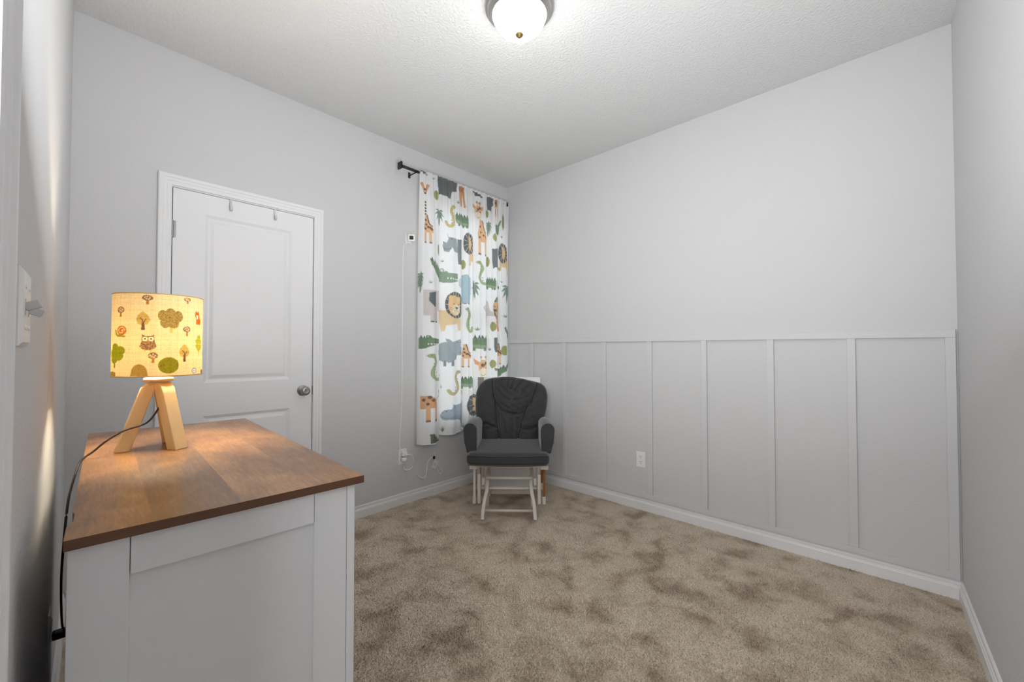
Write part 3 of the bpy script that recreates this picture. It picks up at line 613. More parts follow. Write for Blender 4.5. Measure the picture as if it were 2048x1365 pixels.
# ------------------------------------------------------------------ flush ceiling light
cl = tag(empty('ceiling_light', (1.521, 1.392, H)), 'round flush ceiling light with brushed nickel ring and frosted glass bowl', 'ceiling light')
bm = bmesh.new(); lathe(bm, [(.150, 0), (.157, -.004), (.158, -.012), (.154, -.018), (.147, -.020), (.144, -.026), (.144, -.032), (.139, -.036), (.134, -.038), (.130, -.046), (.127, -.050), (.122, -.050), (.120, -.044), (.11, -.02), (.0, -.018)], n=72)
obj('ring', bm, M['nickel'], cl, smooth=True)
m = bpy.data.materials.new('glowing_frosted_glass'); m.use_nodes = True; nt = m.node_tree; b = nt.nodes['Principled BSDF']
b.inputs['Base Color'].default_value = (.9, .88, .84, 1); b.inputs['Roughness'].default_value = .35
b.inputs['Emission Color'].default_value = (1, .955, .90, 1); b.inputs['Emission Strength'].default_value = DOME_GLOW
bm = bmesh.new(); lathe(bm, [(.119, -.046)] + [(.120 * math.cos(q) ** .85, -.048 - .082 * math.sin(q) ** 1.05) for q in [PI / 2 * k / 14 for k in range(15)]], n=72, capped=False)
obj('glass_bowl', bm, m, cl, smooth=True)
bm = bmesh.new(); lathe(bm, [(.006, -.127), (.017, -.129), (.0185, -.133), (.0165, -.138), (.010, -.141), (.0075, -.147), (.0, -.149)], n=24); obj('finial', bm, M['brass'], cl, smooth=True)

# ------------------------------------------------------------------ dresser
def wood_top():
    m = bpy.data.materials.new('rustic_brown_wood'); m.use_nodes = True; nt = m.node_tree; N = nt.nodes; K = nt.links; b = N['Principled BSDF']
    b.inputs['Roughness'].default_value = .33; b.inputs['Specular IOR Level'].default_value = .55
    tc = N.new('ShaderNodeTexCoord'); sep = N.new('ShaderNodeSeparateXYZ'); K.new(tc.outputs['Object'], sep.inputs[0])
    def math_(op, a, bv=None):
        q = N.new('ShaderNodeMath'); q.operation = op
        for i, x in enumerate((a, bv)):
            if x is None: continue
            if isinstance(x, (int, float)): q.inputs[i].default_value = x
            else: K.new(x, q.inputs[i])
        return q.outputs[0]
    pl = math_('FLOOR', math_('MULTIPLY', math_('ADD', sep.outputs[1], .03), 7.6))      # boards along the length
    wn = N.new('ShaderNodeTexWhiteNoise'); wn.noise_dimensions = '1D'; K.new(pl, wn.inputs['W'])
    cmb = N.new('ShaderNodeCombineXYZ'); K.new(math_('ADD', math_('MULTIPLY', sep.outputs[0], 1.0), math_('MULTIPLY', wn.outputs[0], 9)), cmb.inputs[0]); K.new(sep.outputs[1], cmb.inputs[1]); K.new(math_('MULTIPLY', wn.outputs[0], 5), cmb.inputs[2])
    def noise(scale, st, det=4, dist=0):
        mp = N.new('ShaderNodeMapping'); mp.inputs['Scale'].default_value = st; K.new(cmb.outputs[0], mp.inputs[0])
        n = N.new('ShaderNodeTexNoise'); n.inputs['Scale'].default_value = scale; n.inputs['Detail'].default_value = det; n.inputs['Distortion'].default_value = dist
        K.new(mp.outputs[0], n.inputs['Vector']); return n.outputs[0]
    broad = noise(3.4, (1, 2.0, 1), 5, 1.6); grain = noise(16, (1, 9, 1), 6, .6); fibre = noise(90, (.35, 3.4, 1), 3)
    r1 = N.new('ShaderNodeValToRGB'); e = r1.color_ramp.elements
    e[0].position = .30; e[0].color = (*lin((104, 75, 54)), 1); e[1].position = .72; e[1].color = (*lin((188, 141, 94)), 1)
    q = e.new(.45); q.color = (*lin((136, 98, 66)), 1); q = e.new(.58); q.color = (*lin((164, 118, 74)), 1)
    K.new(math_('ADD', math_('ADD', math_('MULTIPLY', broad, .62), math_('MULTIPLY', grain, .34)), math_('MULTIPLY', math_('SUBTRACT', wn.outputs[0], .4), .22)), r1.inputs[0])
    r2 = N.new('ShaderNodeMapRange'); r2.inputs[1].default_value = .35; r2.inputs[2].default_value = .7; r2.inputs[3].default_value = .86; r2.inputs[4].default_value = 1.1; K.new(fibre, r2.inputs[0])
    mx = N.new('ShaderNodeMix'); mx.data_type = 'RGBA'; mx.blend_type = 'MULTIPLY'; mx.inputs['Factor'].default_value = 1; K.new(r1.outputs[0], mx.inputs['A']); K.new(r2.outputs[0], mx.inputs['B'])
    K.new(mx.outputs['Result'], b.inputs['Base Color'])
    bp = N.new('ShaderNodeBump'); bp.inputs['Strength'].default_value = .12; bp.inputs['Distance'].default_value = .001; K.new(fibre, bp.inputs['Height']); K.new(bp.outputs[0], b.inputs['Normal'])
    return m
M['top'] = wood_top(); M['edge'] = mat('brown_edge', (92, 60, 40), .5, var=(20, .35, (.3, .3, 6)))
ds = tag(empty('dresser', (.693, .063, 0), math.radians(-2.654)), 'white dresser with rustic brown wood top against the left wall', 'dresser')
T0, T1 = .8632, .880; LX = 1.128; DY = .476
bm = bmesh.new(); prism(bm, [(0, 0), (0, DY - .008), (LX, DY), (LX, -.004), (1.055, -.004), (1.036, .003), (.985, .003), (.972, 0)], T0, T1, 'Z')
o = obj('top', bm, [M['top'], M['edge']], ds)
for p in o.data.polygons:
    if abs(p.normal.z) < .5: p.material_index = 1
XE = 1.116
obj('side_panel', B(XE - .022, XE - .008, .004, .458, .04, T0), M['lacquer'], ds)
obj('stile', B(XE - .0218, XE, 0, .0725, .0, T0), M['lacquer'], ds, bevel=.001); obj('stile', B(XE - .0218, XE, .3695, .4405, .0, T0), M['lacquer'], ds, bevel=.001)
obj('rail', B(XE - .0216, XE + .0015, .0735, .3685, .7965, T0), M['lacquer'], ds, bevel=.001); obj('rail', B(XE - .0216, XE + .0015, .0735, .3685, .06, .126), M['lacquer'], ds, bevel=.001)
bm = bmesh.new()
for a in ((.012, .03, .006, .44, 0, T0), (.03, XE - .022, .006, .012, .06, T0), (.03, XE - .022, .012, .42, .06, .075)): box(bm, *a)
obj('carcass', bm, M['lacquer'], ds)
bm = bmesh.new()
for a in ((.012, .05, 0, T0), (XE - .038, XE, 0, T0), (.05, XE - .038, .06, .10), (.05, XE - .038, .845, T0), (.05, XE - .038, .595, .607), (.05, XE - .038, .345, .357)): box(bm, a[0], a[1], .4415, .4595, a[2], a[3])
obj('front_frame', bm, M['lacquer'], ds, bevel=.001)
for zz in ((.103, .342), (.360, .592), (.610, .842)): obj('drawer_front', B(.053, XE - .041, .443, .457, *zz), M['lacquer'], ds, bevel=.001)

# ------------------------------------------------------------------ table lamp
LC = (1.124, .198); ZC = .880
lamp = tag(empty('table_lamp', (*LC, ZC)), 'lit table lamp with woodland print drum shade and pale wooden tripod', 'lamp')
feet = [(1.120, .126), (1.186, .232)]
fa = [math.atan2(f[1] - LC[1], f[0] - LC[0]) for f in feet]; fa.append((fa[0] + fa[1]) / 2 + PI)
for k, an in enumerate(fa):
    bm = bmesh.new(); rd = Vector((math.cos(an), math.sin(an), 0)); tg_ = Vector((-rd.y, rd.x, 0)); rings = []
    for tz in (0, .3, .6, .8, .88, .94, .98, 1.0):
        z = tz * .205; rc = .078 * (1 - tz) + .016 * tz; out_ = .0175; inn = .0165
        if tz > .85: out_ -= .030 * ((tz - .85) / .15) ** 2.2
        wd = .0185 - (.004 * max(0, (tz - .9) / .1) ** 2)
        rings.append([bm.verts.new(rd * (rc + o_) + tg_ * s_ + Vector((0, 0, z + (.0 if tz else .0)))) for o_, s_ in ((out_, -wd), (out_, wd), (-inn, wd), (-inn, -wd))])
    for i in range(len(rings) - 1):
        for j in range(4): bm.faces.new((rings[i][j], rings[i][(j + 1) % 4], rings[i + 1][(j + 1) % 4], rings[i + 1][j]))
    bm.faces.new(rings[0]); bm.faces.new(rings[-1]); obj('leg', bm, M['pine'], lamp, bevel=.003, seg=2, angle=35)
bm = bmesh.new(); lathe(bm, [(.034, .199), (.036, .204), (.034, .210), (.02, .212), (0, .212)], n=30); obj('cap_disc', bm, M['pine'], lamp, smooth=True)
bm = bmesh.new(); lathe(bm, [(.016, .211), (.016, .262), (.013, .266), (0, .266)], n=20); obj('socket', bm, M['white'], lamp, smooth=True)
bm = bmesh.new()
for k in range(3):
    t_ = 2 * PI * k / 3 + .4; tube(bm, [(.014 * math.cos(t_), .014 * math.sin(t_), .225), (.1035 * math.cos(t_), .1035 * math.sin(t_), .222)], .0015, 6)
obj('spider_fitting', bm, M['pewter'], lamp)
bm = bmesh.new(); lathe(bm, [(0, .266), (.013, .270), (.024, .288), (.029, .308), (.024, .328), (.010, .340), (0, .341)], n=24)
obj('bulb', bm, mat('lit_bulb', (255, 240, 215), .3, emit=((1, .72, .38), 12)), lamp, smooth=True)
SR = .105; S0, S1 = .2185, .4535
# the shade canvas is drawn in (angle*0.105, height) so that both axes are metres
cs = Canvas(-PI * SR, PI * SR, S0 - .012, S1 + .012, .0007, (238, 214, 166))
BR, DBR, RED, YEL, GNN = (128, 92, 70), (84, 56, 46), (190, 92, 44), (202, 172, 96), (138, 146, 36)
def s_mushroom(p): p.P([(.4, .45), (.62, .45), (.66, 1), (.36, 1)], (184, 124, 56)); p.E(.5, .34, .5, .3, BR); p.P([(0, .42), (1, .42), (.9, .56), (.1, .56)], BR); [p.D(x, y, .0018, (236, 210, 170)) for x, y in ((.25, .3), (.5, .2), (.72, .34), (.42, .44), (.62, .48))]
def s_tree(p): p.P([(.42, .5), (.58, .5), (.64, 1), (.38, 1)], (116, 84, 74)); p.P([(.5, 0), (.85, .22), (1, .45), (.85, .68), (.5, .76), (.12, .68), (0, .42), (.15, .2)], YEL); p.S([(.5, .8), (.48, .5), (.3, .36)], .0025, (116, 84, 74)); p.S([(.5, .7), (.68, .42)], .0022, (116, 84, 74)); p.P([(.42, .6), (.58, .6), (.64, 1), (.38, 1)], (116, 84, 74))
def s_cloudtree(p):
    p.P([(.45, .6), (.55, .6), (.58, 1), (.44, 1)], (224, 186, 104))
    for x, y, r in ((.18, .26, .19), (.48, .2, .22), (.8, .28, .2), (.28, .56, .2), (.62, .54, .22), (.5, .4, .3)): p.E(x, y, r, r * 1.25, (160, 136, 78))
def s_owl(p):
    p.P([(.16, .0), (.32, .1), (.68, .1), (.84, .0), (.88, .4), (1, .7), (.8, .86), (.5, .9), (.2, .86), (0, .7), (.12, .4)], BR)
    for x in (.33, .68): p.E(x, .27, .15, .13, (248, 232, 190)); p.D(x, .27, .0024, DBR)
    p.P([(.46, .3), (.56, .3), (.51, .42)], (200, 120, 40)); p.P([(.25, .9), (.4, .9), (.34, 1)], (226, 176, 60)); p.P([(.6, .9), (.75, .9), (.68, 1)], (226, 176, 60))
def s_snail(p): p.P([(.0, .35), (.12, .3), (.25, .75), (.95, .88), (.9, 1), (.3, .98), (.08, .8)], (150, 148, 40)); p.E(.62, .42, .38, .42, (190, 112, 52)); p.S([(.62, .42), (.75, .36), (.7, .6), (.45, .6), (.4, .3), (.7, .15), (.9, .4)], .0022, (240, 205, 140))
def s_greentree(p):
    p.P([(.36, .6), (.44, .6), (.46, 1), (.34, 1)], (140, 120, 40))
    for x, y, r in ((.42, .16, .22), (.75, .28, .22), (.2, .4, .2), (.65, .5, .24), (.35, .62, .24), (.5, .4, .3)): p.E(x, y, r * 1.1, r * .85, GNN)
def s_bush(p): p.E(.5, .5, .5, .5, (142, 138, 40))
def s_arch(p): p.P([(x, .95 - .95 * math.sqrt(max(0, 1 - (2 * x - 1) ** 2))) for x in [k / 20 for k in range(21)]] + [(1, 1), (0, 1)], (170, 140, 72))
def s_fox(p): p.P([(.1, .0), (.35, .12), (.6, .0), (.75, .3), (.8, .6), (1, .55), (1, 1), (.2, 1), (.2, .6), (.0, .35)], (206, 104, 34)); p.P([(.2, .3), (.55, .34), (.5, .62), (.3, .6)], (248, 232, 200))
def s_leaftree(p): p.S([(.5, .2), (.5, 1)], .0022, (120, 110, 40)); [p.E(x, y, .3, .12, (172, 170, 60)) for x, y in ((.5, .1), (.25, .28), (.75, .3), (.25, .52), (.75, .54), (.5, .66))]
def s_dot(p): p.E(.5, .5, .5, .5, (160, 165, 190)); p.E(.5, .5, .3, .3, (225, 225, 235)); p.D(.5, .5, .002, (120, 125, 150))
def s_stub(p): p.P([(0, .1), (.3, .3), (.6, .1), (1, .3), (1, 1), (0, 1)], (146, 120, 66))
SD = dict(mushroom=s_mushroom, tree=s_tree, cloudtree=s_cloudtree, owl=s_owl, snail=s_snail, greentree=s_greentree, bush=s_bush, arch=s_arch, fox=s_fox, leaftree=s_leaftree, dot=s_dot, stub=s_stub)
SHADE = [('mushroom',-.487,-.254,1.3301,1.3023),('mushroom',.43,.626,1.3303,1.3113),('mushroom',-1.135,-.908,1.2967,1.2664),('tree',-.613,-.302,1.2828,1.2301),('cloudtree',-.146,.407,1.2893,1.2236),('fox',.779,1.044,1.2934,1.2509),('mushroom',.418,.628,1.2453,1.2155),('snail',-1.233,-.84,1.2419,1.2098),('owl',-.528,-.166,1.2185,1.1682),('mushroom',-.342,-.133,1.1682,1.1377),('greentree',-1.485,-.865,1.1909,1.1237),('tree',.321,.609,1.1912,1.139),('leaftree',.825,1.12,1.2177,1.1551),('bush',-.131,.323,1.1533,1.1058),('arch',-.725,-.337,1.1343,1.1011),('dot',.685,.872,1.1204,1.1019),('stub',-1.623,-1.188,1.1156,1.1005)]
prg = np.random.default_rng(3)
for turn in (0, 2.75):
    for k, a, b, zt, zb in SHADE:
        a2, b2 = ((a + turn + PI) % (2 * PI)) - PI, ((b + turn + PI) % (2 * PI)) - PI
        if b2 < a2: continue
        SD[k](Pen(cs, a2 * SR, b2 * SR, zt - ZC, zb - ZC))
for base, spk, am in ((BR, (224, 186, 130), .36), ((160, 136, 78), (104, 78, 50), .34), ((160, 136, 78), (206, 180, 80), .3), ((142, 138, 40), (96, 84, 36), .34), (GNN, (92, 84, 30), .28), (YEL, (170, 136, 70), .3), ((170, 140, 72), (130, 96, 52), .3)):
    cs.speck((-PI * SR, S0), (PI * SR, S1), base, spk, am, prg)
NT, NZ = 640, 220
th = np.linspace(-PI, PI, NT, endpoint=False); zz = np.linspace(S0, S1, NZ)
TT, ZZ = np.meshgrid(th, zz); idx = np.arange(NT * NZ).reshape(NZ, NT); nx = np.roll(idx, -1, 1)
F = np.stack([idx[:-1], nx[:-1], nx[1:], idx[1:]], -1).reshape(-1, 4)
me = bpy.data.meshes.new('shade'); me.from_pydata(np.stack([SR * np.cos(TT), SR * np.sin(TT), ZZ], -1).reshape(-1, 3).tolist(), [], F.tolist())
ca = me.color_attributes.new('print', 'FLOAT_COLOR', 'POINT')
c = cs.sample((TT * SR).ravel(), ZZ.ravel()); thr = (prg.normal(0, .05, (NZ, 1)) + prg.normal(0, .05, (1, NT)) + prg.normal(0, .09, (NZ, NT))).ravel()
c = np.clip(c * (1 + thr[:, None]), 0, 1); ca.data.foreach_set('color', np.c_[c, np.ones(len(c))].astype(np.float32).ravel())
me.polygons.foreach_set('use_smooth', [True] * len(me.polygons)); me.materials.append(cloth_print('shade_linen', 'print', .125, (1, .87, .60), 700))
shade = link(bpy.data.objects.new('shade', me), lamp)
rimm = mat('rim_tape', (214, 176, 104), .8)
for z in (S0, S1):
    bm = bmesh.new(); tube(bm, [(SR * math.cos(q), SR * math.sin(q), z) for q in [2 * PI * k / 64 for k in range(65)]], .0016, 6, caps=False)
    obj("shade_rim", bm, rimm, shade, smooth=True)
pl = bpy.data.lights.new('lamp_bulb_light', 'POINT'); pl.energy = LAMP_POWER; pl.color = (1, .85, .62); pl.shadow_soft_size = .032
po = bpy.data.objects.new('lamp_bulb_light', pl); COL.objects.link(po); po.location = (LC[0], LC[1], ZC + .306)
bm = bmesh.new()
tube(bm, smooth_path([(1.122, .205, 1.02), (1.150, .198, 1.006), (1.156, .193, .996), (1.154, .176, .967), (1.155, .157, .955), (1.157, .121, .945), (1.160, .085, .922), (1.163, .060, .898), (1.168, .044, .8865), (1.18, .033, .872), (1.24, .020, .83), (1.285, .014, .80), (1.25, .010, .72), (1.10, .006, .55), (.99, .010, .38), (.957, .020, .342)], 8), .0026, 8)
co = child(obj('cord', bm, M['cord'], smooth=True), lamp)
pg = child(at(obj('plug', B(-.012, .014, 0, .032, -.011, .011), M['black'], None, bevel=.004), (.95, -.0095, .3405), FL[1]), co)

# ------------------------------------------------------------------ glider chair (local: x to its left, y back, z up)
ch = tag(empty('glider_chair', (.795, 2.10, 0), math.atan2(.6648, .7466)), 'charcoal cushioned glider chair with off-white wooden base in the corner', 'chair')
W_ = M['offwhite']
XC = -.0055
def side(s): return s
for s in (-1, 1):
    x = XC + s * .1815; xi = XC + s * .156
    bm = bmesh.new(); bar(bm, smooth_path([(x, .0, 0), (x - s * .003, .018, .05), (x - s * .010, .045, .11), (xi, .085, .18), (xi, .13, .225), (xi, .19, .235)], 4), .024, .034); obj('front_leg', bm, W_, ch, bevel=.003)
    bm = bmesh.new(); bar(bm, [(xi + s * .012, .255, .0), (xi + s * .012, .255, .215)], .023, .036); obj('post', bm, W_, ch, bevel=.003)
    bm = bmesh.new(); bar(bm, [(xi + s * .012, .47, .0), (xi + s * .012, .46, .12), (xi + s * .012, .43, .225)], .023, .036); obj('rear_leg', bm, W_, ch, bevel=.003)
    obj('side_rail', B(min(xi, xi + s * .024), max(xi, xi + s * .024), .12, .47, .212, .246), W_, ch, bevel=.003)
    obj('end_block', B(XC + s * .184 - .011, XC + s * .184 + .011, .085, .118, .209, .258), W_, ch, bevel=.004)
    xl = XC + s * .2125
    for y in (.08, .36):
        bm = bmesh.new(); pr = [(y - .014, .085), (y + .014, .085), (y + .014, .275), (y + .010, .287), (y, .292), (y - .010, .287), (y - .014, .275)]
        prism(bm, pr, xl - .0108, xl + .0108, 'X'); obj('inner_link', bm, W_, ch, bevel=.003)
    xo = XC + s * .2475; ml = M['rawwood'] if s == 1 else W_
    for y in (.10, .40):
        o = obj('hanging_link', B(xo - .0085, xo + .0085, y - .012, y + .012, .125, .35), ml, ch, bevel=.002)
        if s == 1: o['label'] = 'bare brown wooden link'
        obj('link_foot', B(xo - .0125, xo + .0125, y - .016, y + .016, .076, .130), W_, ch, bevel=.005, seg=3)
    xs_ = XC + s * .245
    obj('seat_rail', B(xs_ - .026, xs_ + .026, -.005, .47, .346, .372), W_, ch, bevel=.003)
for y, z, x0, x1, r in ((.10, .256, -.170, .160, .0095), (.10, .184, -.205, .195, .0105), (.035, .049, -.172, .163, .0095)):
    bm = bmesh.new(); tube(bm, [(x0, y, z), (x1, y, z)], r, 14); obj('stretcher', bm, W_, ch, smooth=True)
obj('rear_stretcher', B(-.160, .150, .452, .472, .018, .048), W_, ch, bevel=.003)
obj('seat_board', B(-.272, .262, -.02, .47, .366, .388), W_, ch, bevel=.004)
def soft_box(name, x0, x1, y0, y1, z0, z1, m, rad, crown=0, bow=0, n=26):
    """cushion with rounded edges, a crowned top and a bowed front"""
    P = []; idx = {}; bm = bmesh.new(); bmesh.ops.create_cube(bm, size=2); bmesh.ops.subdivide_edges(bm, edges=bm.edges, cuts=n, use_grid_fill=True)
    hx, hy, hz = (x1 - x0) / 2, (y1 - y0) / 2, (z1 - z0) / 2; c_ = Vector(((x0 + x1) / 2, (y0 + y1) / 2, (z0 + z1) / 2))
    for v in bm.verts:
        p = Vector((v.co.x * hx, v.co.y * hy, v.co.z * hz)); q = Vector((max(-hx + rad, min(hx - rad, p.x)), max(-hy + rad, min(hy - rad, p.y)), max(-hz + min(rad, hz * .8), min(hz - min(rad, hz * .8), p.z))))
        d = p - q
        if d.length > 1e-9: p = q + d.normalized() * min(rad, d.length if max(abs(v.co.x), abs(v.co.y), abs(v.co.z)) < .999 else rad) if abs(d.length) > 0 else p
        fx, fy = 1 - (p.x / hx) ** 2, 1 - (p.y / hy) ** 2
        if p.z > 0: p.z += crown * max(0, fx) ** .6 * max(0, fy) ** .6 * (p.z / hz)
        if p.y < 0: p.y -= bow * max(0, fx) * (-p.y / hy)
        v.co = p + c_
    return obj(name, bm, m, ch, smooth=True)
soft_box('seat_cushion', -.293, .272, -.070, .46, .389, .466, M['seatcloth'], .030, .016, .028)
bm = bmesh.new()
for z in (.395, .458): tube(bm, [(-.285 + .549 * k / 24, -.0725 - .028 * (1 - (2 * k / 24 - 1) ** 2) + (.012 if k in (0, 24) else 0), z) for k in range(25)], .0028, 6)
obj('seat_piping', bm, M['seatcloth'], ch, smooth=True)
# padded arms
for s in (-1, 1):
    A_ = [(.092, .448), (.210 - .0, .448)]
    pr = []
    for k in range(13):
        t_ = PI * k / 12; pr.append((.269 + .048 * math.cos(t_), .612 + .050 * math.sin(t_)))
    pr += [(.222, .56), (.222, .452), (.292, .452), (.308, .52)]
    pr = [(XC + s * a, b) for a, b in pr]
    bm = bmesh.new(); n = len(pr); rings = []
    for y, sc, dz in ((.006, .93, 0), (.016, 1, 0), (.15, 1, .004), (.30, 1, -.006), (.44, 1, -.025), (.455, .94, -.026)):
        cx_ = sum(p[0] for p in pr) / n; cz_ = sum(p[1] for p in pr) / n
        rings.append([bm.verts.new((cx_ + (a - cx_) * sc, y, cz_ + (b - cz_) * sc + dz * max(0, (b - .46) / .2))) for a, b in pr])
    for i in range(len(rings) - 1):
        for k in range(n): bm.faces.new((rings[i][k], rings[i][(k + 1) % n], rings[i + 1][(k + 1) % n], rings[i + 1][k]))
    bm.faces.new(rings[0]); bm.faces.new(rings[-1]); am = obj('arm_pad', bm, M['seatcloth'], ch, bevel=.006, seg=3, angle=30)
    bm = bmesh.new(); tube(bm, [(a, .012, b) for a, b in (pr[-3:] + pr[:15])] if False else [(a, .0115, b) for a, b in [pr[16]] + pr[:14]], .0026, 6); obj('piping', bm, M['piping'], am, smooth=True)
    obj('arm_support', B(XC + s * .262 - .016, XC + s * .262 + .016, .08, .42, .372, .456), W_, ch)
# back cushions as radial height fields over their outlines
def resample(P, n):
    P = np.array(P, float); Q = np.vstack([P, P[:1]]); d = np.r_[0, np.cumsum(np.linalg.norm(np.diff(Q, axis=0), axis=1))]; t = np.linspace(0, d[-1], n, endpoint=False)
    return np.stack([np.interp(t, d, Q[:, 0]), np.interp(t, d, Q[:, 1])], 1)
def smooth_loop(P, k):
    for _ in range(k): P = (np.roll(P, 1, 0) + 2 * P + np.roll(P, -1, 0)) / 4
    return P
def seg_dist(X, Z, line):
    line = np.array([tuple(p)[:2] for p in smooth_path([(a, b, 0) for a, b in line], 4)]); d = np.full(X.shape, 9.)
    for p, q in zip(line[:-1], line[1:]):
        e = q - p; t = np.clip(((X - p[0]) * e[0] + (Z - p[1]) * e[1]) / max(e @ e, 1e-12), 0, 1); d = np.minimum(d, np.hypot(X - p[0] - t * e[0], Z - p[1] - t * e[1]))
    return d
def pad(name, outline, centre, thick, base, grooves, m, parent, pw=3.0, wrinkle=.0015, n=170, nr=52, backoff=.03):
    Lp = smooth_loop(resample(outline, n), 2); c = np.array(centre); r = np.linspace(0, 1, nr) ** .8
    X = c[0] + (Lp[:, 0] - c[0])[None, :] * r[:, None]; Z = c[1] + (Lp[:, 1] - c[1])[None, :] * r[:, None]
    D = thick * np.maximum(0, 1 - r[:, None] ** pw) ** .55 * np.ones_like(X)
    for line, wd, dp in grooves: D -= 1.35 * dp * np.exp(-(seg_dist(X, Z, line) / (wd * .85)) ** 2) * (1 - r[:, None] ** 8)
    D += wrinkle * (np.sin(X * 95 + Z * 40 + 2 * np.sin(Z * 60)) + .7 * np.sin(Z * 130 - X * 50)) * (1 - r[:, None] ** 6)
    Y = base(X, Z) - D
    v = np.stack([X, Y, Z], -1).reshape(-1, 3).tolist(); f = []
    for i in range(nr - 1):
        for k in range(n): f.append((i * n + k, i * n + (k + 1) % n, (i + 1) * n + (k + 1) % n, (i + 1) * n + k))
    o0 = len(v); Yb = base(X[-1], Z[-1]) + backoff
    Lb = c + (Lp - c) * .97
    v += np.stack([Lb[:, 0], Yb, Lb[:, 1]], -1).tolist(); last = (nr - 1) * n
    for k in range(n): f.append((last + k, last + (k + 1) % n, o0 + (k + 1) % n, o0 + k))
    f.append(tuple(range(o0, o0 + n)))
    me = bpy.data.meshes.new(name); me.from_pydata(v, [], f); bm = bmesh.new(); bm.from_mesh(me); bmesh.ops.remove_doubles(bm, verts=bm.verts, dist=1e-6)
    bpy.data.meshes.remove(me); return obj(name, bm, m, parent, smooth=True)
lean = lambda X, Z: .445 + (Z - .45) * .30
BACK = [(-.259,.385),(-.266,.46),(-.262,.538),(-.284,.616),(-.296,.724),(-.292,.822),(-.265,.886),(-.216,.925),(-.15,.938),(-.068,.945),(.011,.943),(.109,.926),(.202,.905),(.251,.892),(.285,.858),(.3,.795),(.293,.716),(.275,.638),(.256,.579),(.236,.53),(.226,.462),(.217,.385),(.1,.378),(-.1,.378)]
GR = [([(-.150,.94),(-.140,.85),(-.128,.731),(-.112,.60),(-.097,.50),(-.092,.455)], .011, .030), ([(.205,.90),(.165,.79),(.128,.713),(.085,.60),(.066,.51),(.060,.42)], .011, .030),
      ([(-.262,.565),(-.21,.585),(-.15,.572),(-.105,.553)], .009, .016), ([(-.25,.545),(-.17,.555),(-.10,.560)], .007, .009), ([(.066,.556),(.11,.548),(.17,.552),(.245,.585)], .009, .016), ([(.07,.575),(.13,.563),(.19,.566)], .007, .008),
      ([(-.10,.46),(-.15,.452),(-.21,.458)], .008, .009), ([(.05,.63),(.048,.52),(.05,.43)], .008, .010), ([(-.08,.66),(-.05,.56),(-.055,.44)], .010, .006), ([(.0,.62),(.005,.5),(0,.42)], .012, .005), ([(.07,.45),(.12,.447),(.2,.46)], .008, .008),
      ([(-.145,.80),(-.08,.70),(.01,.663),(.09,.675),(.155,.75)], .012, .022)]
pad('back_cushion', BACK, (.0, .64), .105, lean, GR, M['seatcloth'], ch, 3.4, .0013)
HEAD = [(-.146,.936),(-.146,.857),(-.128,.77),(-.07,.703),(.012,.671),(.089,.681),(.147,.742),(.181,.829),(.201,.898),(.108,.932),(.012,.948),(-.066,.95)]
HG = [([(-.02,.945),(-.026,.905),(-.035,.87)], .007, .010), ([(.035,.935),(.01,.885),(.0,.86)], .008, .011), ([(.10,.925),(.055,.875),(.03,.845)], .008, .011), ([(-.08,.94),(-.085,.90)], .007, .008), ([(.16,.905),(.11,.855),(.085,.815)], .009, .010), ([(-.11,.85),(-.07,.80),(-.02,.775)], .012, .006), ([(.15,.80),(.09,.78),(.03,.77)], .012, .006), ([(-.12,.91),(-.06,.86)], .010, .006)]
pad('headrest_pillow', HEAD, (.022, .82), .042, lambda X, Z: lean(X, Z) - .082, HG, M['seatcloth'], ch, 3.0, .0016, backoff=.05)
bm = bmesh.new(); box(bm, -.23, .22, .0, .02, .40, .86, Matrix.Translation((0, .49, 0)) @ Matrix.Translation((0, 0, .4)) @ Matrix.Rotation(math.radians(-16.7), 4, 'X') @ Matrix.Translation((0, 0, -.4)))
obj('back_frame', bm, W_, ch)

# white board leaning in the corner behind the chair
bd = tag(empty('leaning_board', (.352, 2.583, 0), math.atan2(.6648, .7466)), 'white flat board standing in the corner behind the chair', 'board')
obj('panel', B(-.228, .252, 0, .014, .004, .936), M['board'], bd, bevel=.002)
obj('edge_strip', B(-.279, -.2285, -.002, .014, .004, .936), M['taupe'], bd, bevel=.002)

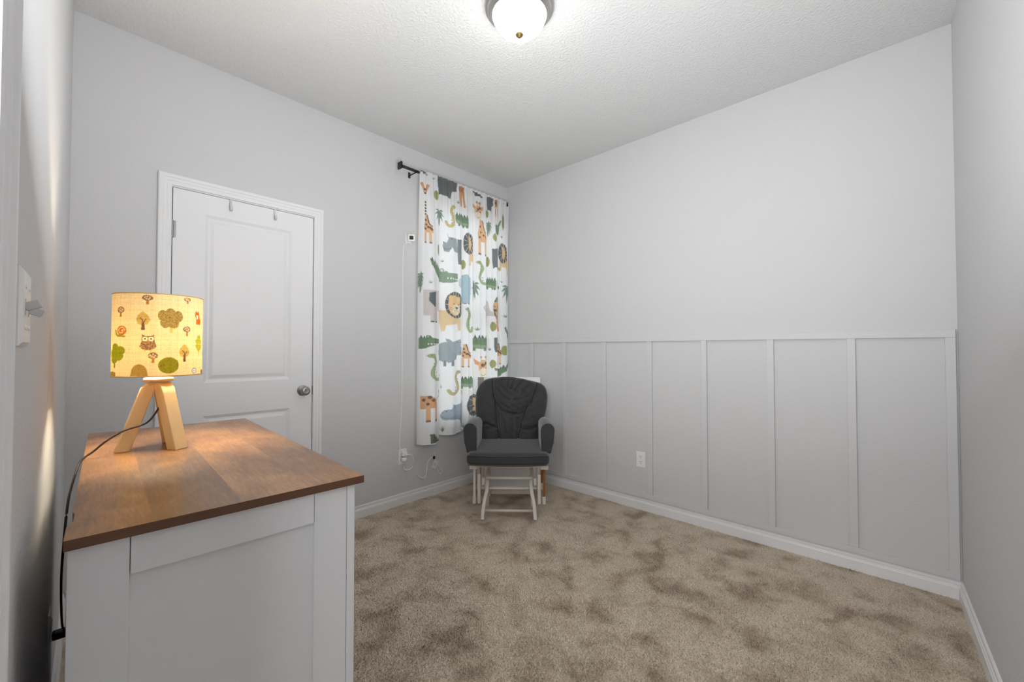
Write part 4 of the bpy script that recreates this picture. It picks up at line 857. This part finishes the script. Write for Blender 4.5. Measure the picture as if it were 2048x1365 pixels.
# ------------------------------------------------------------------ carpet
def carpet_mat():
    m = bpy.data.materials.new('beige_carpet'); m.use_nodes = True; nt = m.node_tree; N = nt.nodes; K = nt.links; b = N['Principled BSDF']
    b.inputs['Roughness'].default_value = .95; b.inputs['Specular IOR Level'].default_value = .1
    g = N.new('ShaderNodeNewGeometry')
    def noise(sc, det, dist=0):
        n = N.new('ShaderNodeTexNoise'); n.inputs['Scale'].default_value = sc; n.inputs['Detail'].default_value = det; n.inputs['Distortion'].default_value = dist; K.new(g.outputs['Position'], n.inputs['Vector']); return n
    n1 = noise(6.0, 7, .3); n2 = noise(160, 2)
    r = N.new('ShaderNodeValToRGB'); e = r.color_ramp.elements
    e[0].position = .34; e[0].color = (*lin((164, 148, 131)), 1); e[1].position = .56; e[1].color = (*lin((206, 193, 176)), 1); q = e.new(.44); q.color = (*lin((189, 175, 157)), 1)
    K.new(n1.outputs[0], r.inputs[0])
    mr = N.new('ShaderNodeMapRange'); mr.inputs[1].default_value = .3; mr.inputs[2].default_value = .7; mr.inputs[3].default_value = .72; mr.inputs[4].default_value = 1.22; K.new(n2.outputs[0], mr.inputs[0])
    mx = N.new('ShaderNodeMix'); mx.data_type = 'RGBA'; mx.blend_type = 'MULTIPLY'; mx.inputs['Factor'].default_value = 1; K.new(r.outputs[0], mx.inputs['A']); K.new(mr.outputs[0], mx.inputs['B']); K.new(mx.outputs['Result'], b.inputs['Base Color'])
    bp = N.new('ShaderNodeBump'); bp.inputs['Strength'].default_value = .6; bp.inputs['Distance'].default_value = .006; K.new(n2.outputs[0], bp.inputs['Height']); K.new(bp.outputs[0], b.inputs['Normal'])
    return m
M['carpet'] = carpet_mat(); floor.data.materials[0] = M['carpet']
NB = 330000
px = RNG.uniform(.016, 3.03, NB * 3); py = RNG.uniform(.02, 2.90, NB * 3)
d2 = (px - 2.76) ** 2 + py ** 2
keep = (RNG.random(len(px)) < np.clip(1.9 / (d2 + .2), .10, 1)) & (py < L + KN * px - .016) & (px < WD + .0361 * (L - py) - .018) & (py > .03 - .028 * px)
dx_, dy_ = px - .693, py - .063; cc, ss = math.cos(math.radians(2.654)), math.sin(math.radians(2.654)); lx, ly = dx_ * cc - dy_ * ss, dx_ * ss + dy_ * cc
keep &= ~((lx > 0) & (lx < 1.13) & (ly > -.01) & (ly < .47)); px, py = px[keep][:NB], py[keep][:NB]; n = len(px)
an = RNG.uniform(0, 2 * PI, n); wd = RNG.uniform(.0012, .0022, n); hh = RNG.uniform(.005, .009, n); ld = RNG.uniform(0, 2 * PI, n); ll = RNG.uniform(.002, .008, n)
v = np.empty((n, 3, 3)); ca_, sa_ = np.cos(an), np.sin(an)
v[:, 0] = np.stack([px - ca_ * wd, py - sa_ * wd, np.full(n, -.001)], 1); v[:, 1] = np.stack([px + ca_ * wd, py + sa_ * wd, np.full(n, -.001)], 1); v[:, 2] = np.stack([px + np.cos(ld) * ll, py + np.sin(ld) * ll, hh], 1)
me = bpy.data.meshes.new('carpet_pile'); me.vertices.add(n * 3); me.vertices.foreach_set('co', v.ravel()); me.loops.add(n * 3); me.loops.foreach_set('vertex_index', np.arange(n * 3)); me.polygons.add(n); me.polygons.foreach_set('loop_start', np.arange(n) * 3); me.polygons.foreach_set('loop_total', np.full(n, 3)); me.update(); me.validate()
me.materials.append(M['carpet']); cp = link(bpy.data.objects.new('carpet_pile', me)); cp['kind'] = 'stuff'; tag(cp, 'beige cut-pile carpet covering the whole floor, with darker scuffed patches', 'carpet')
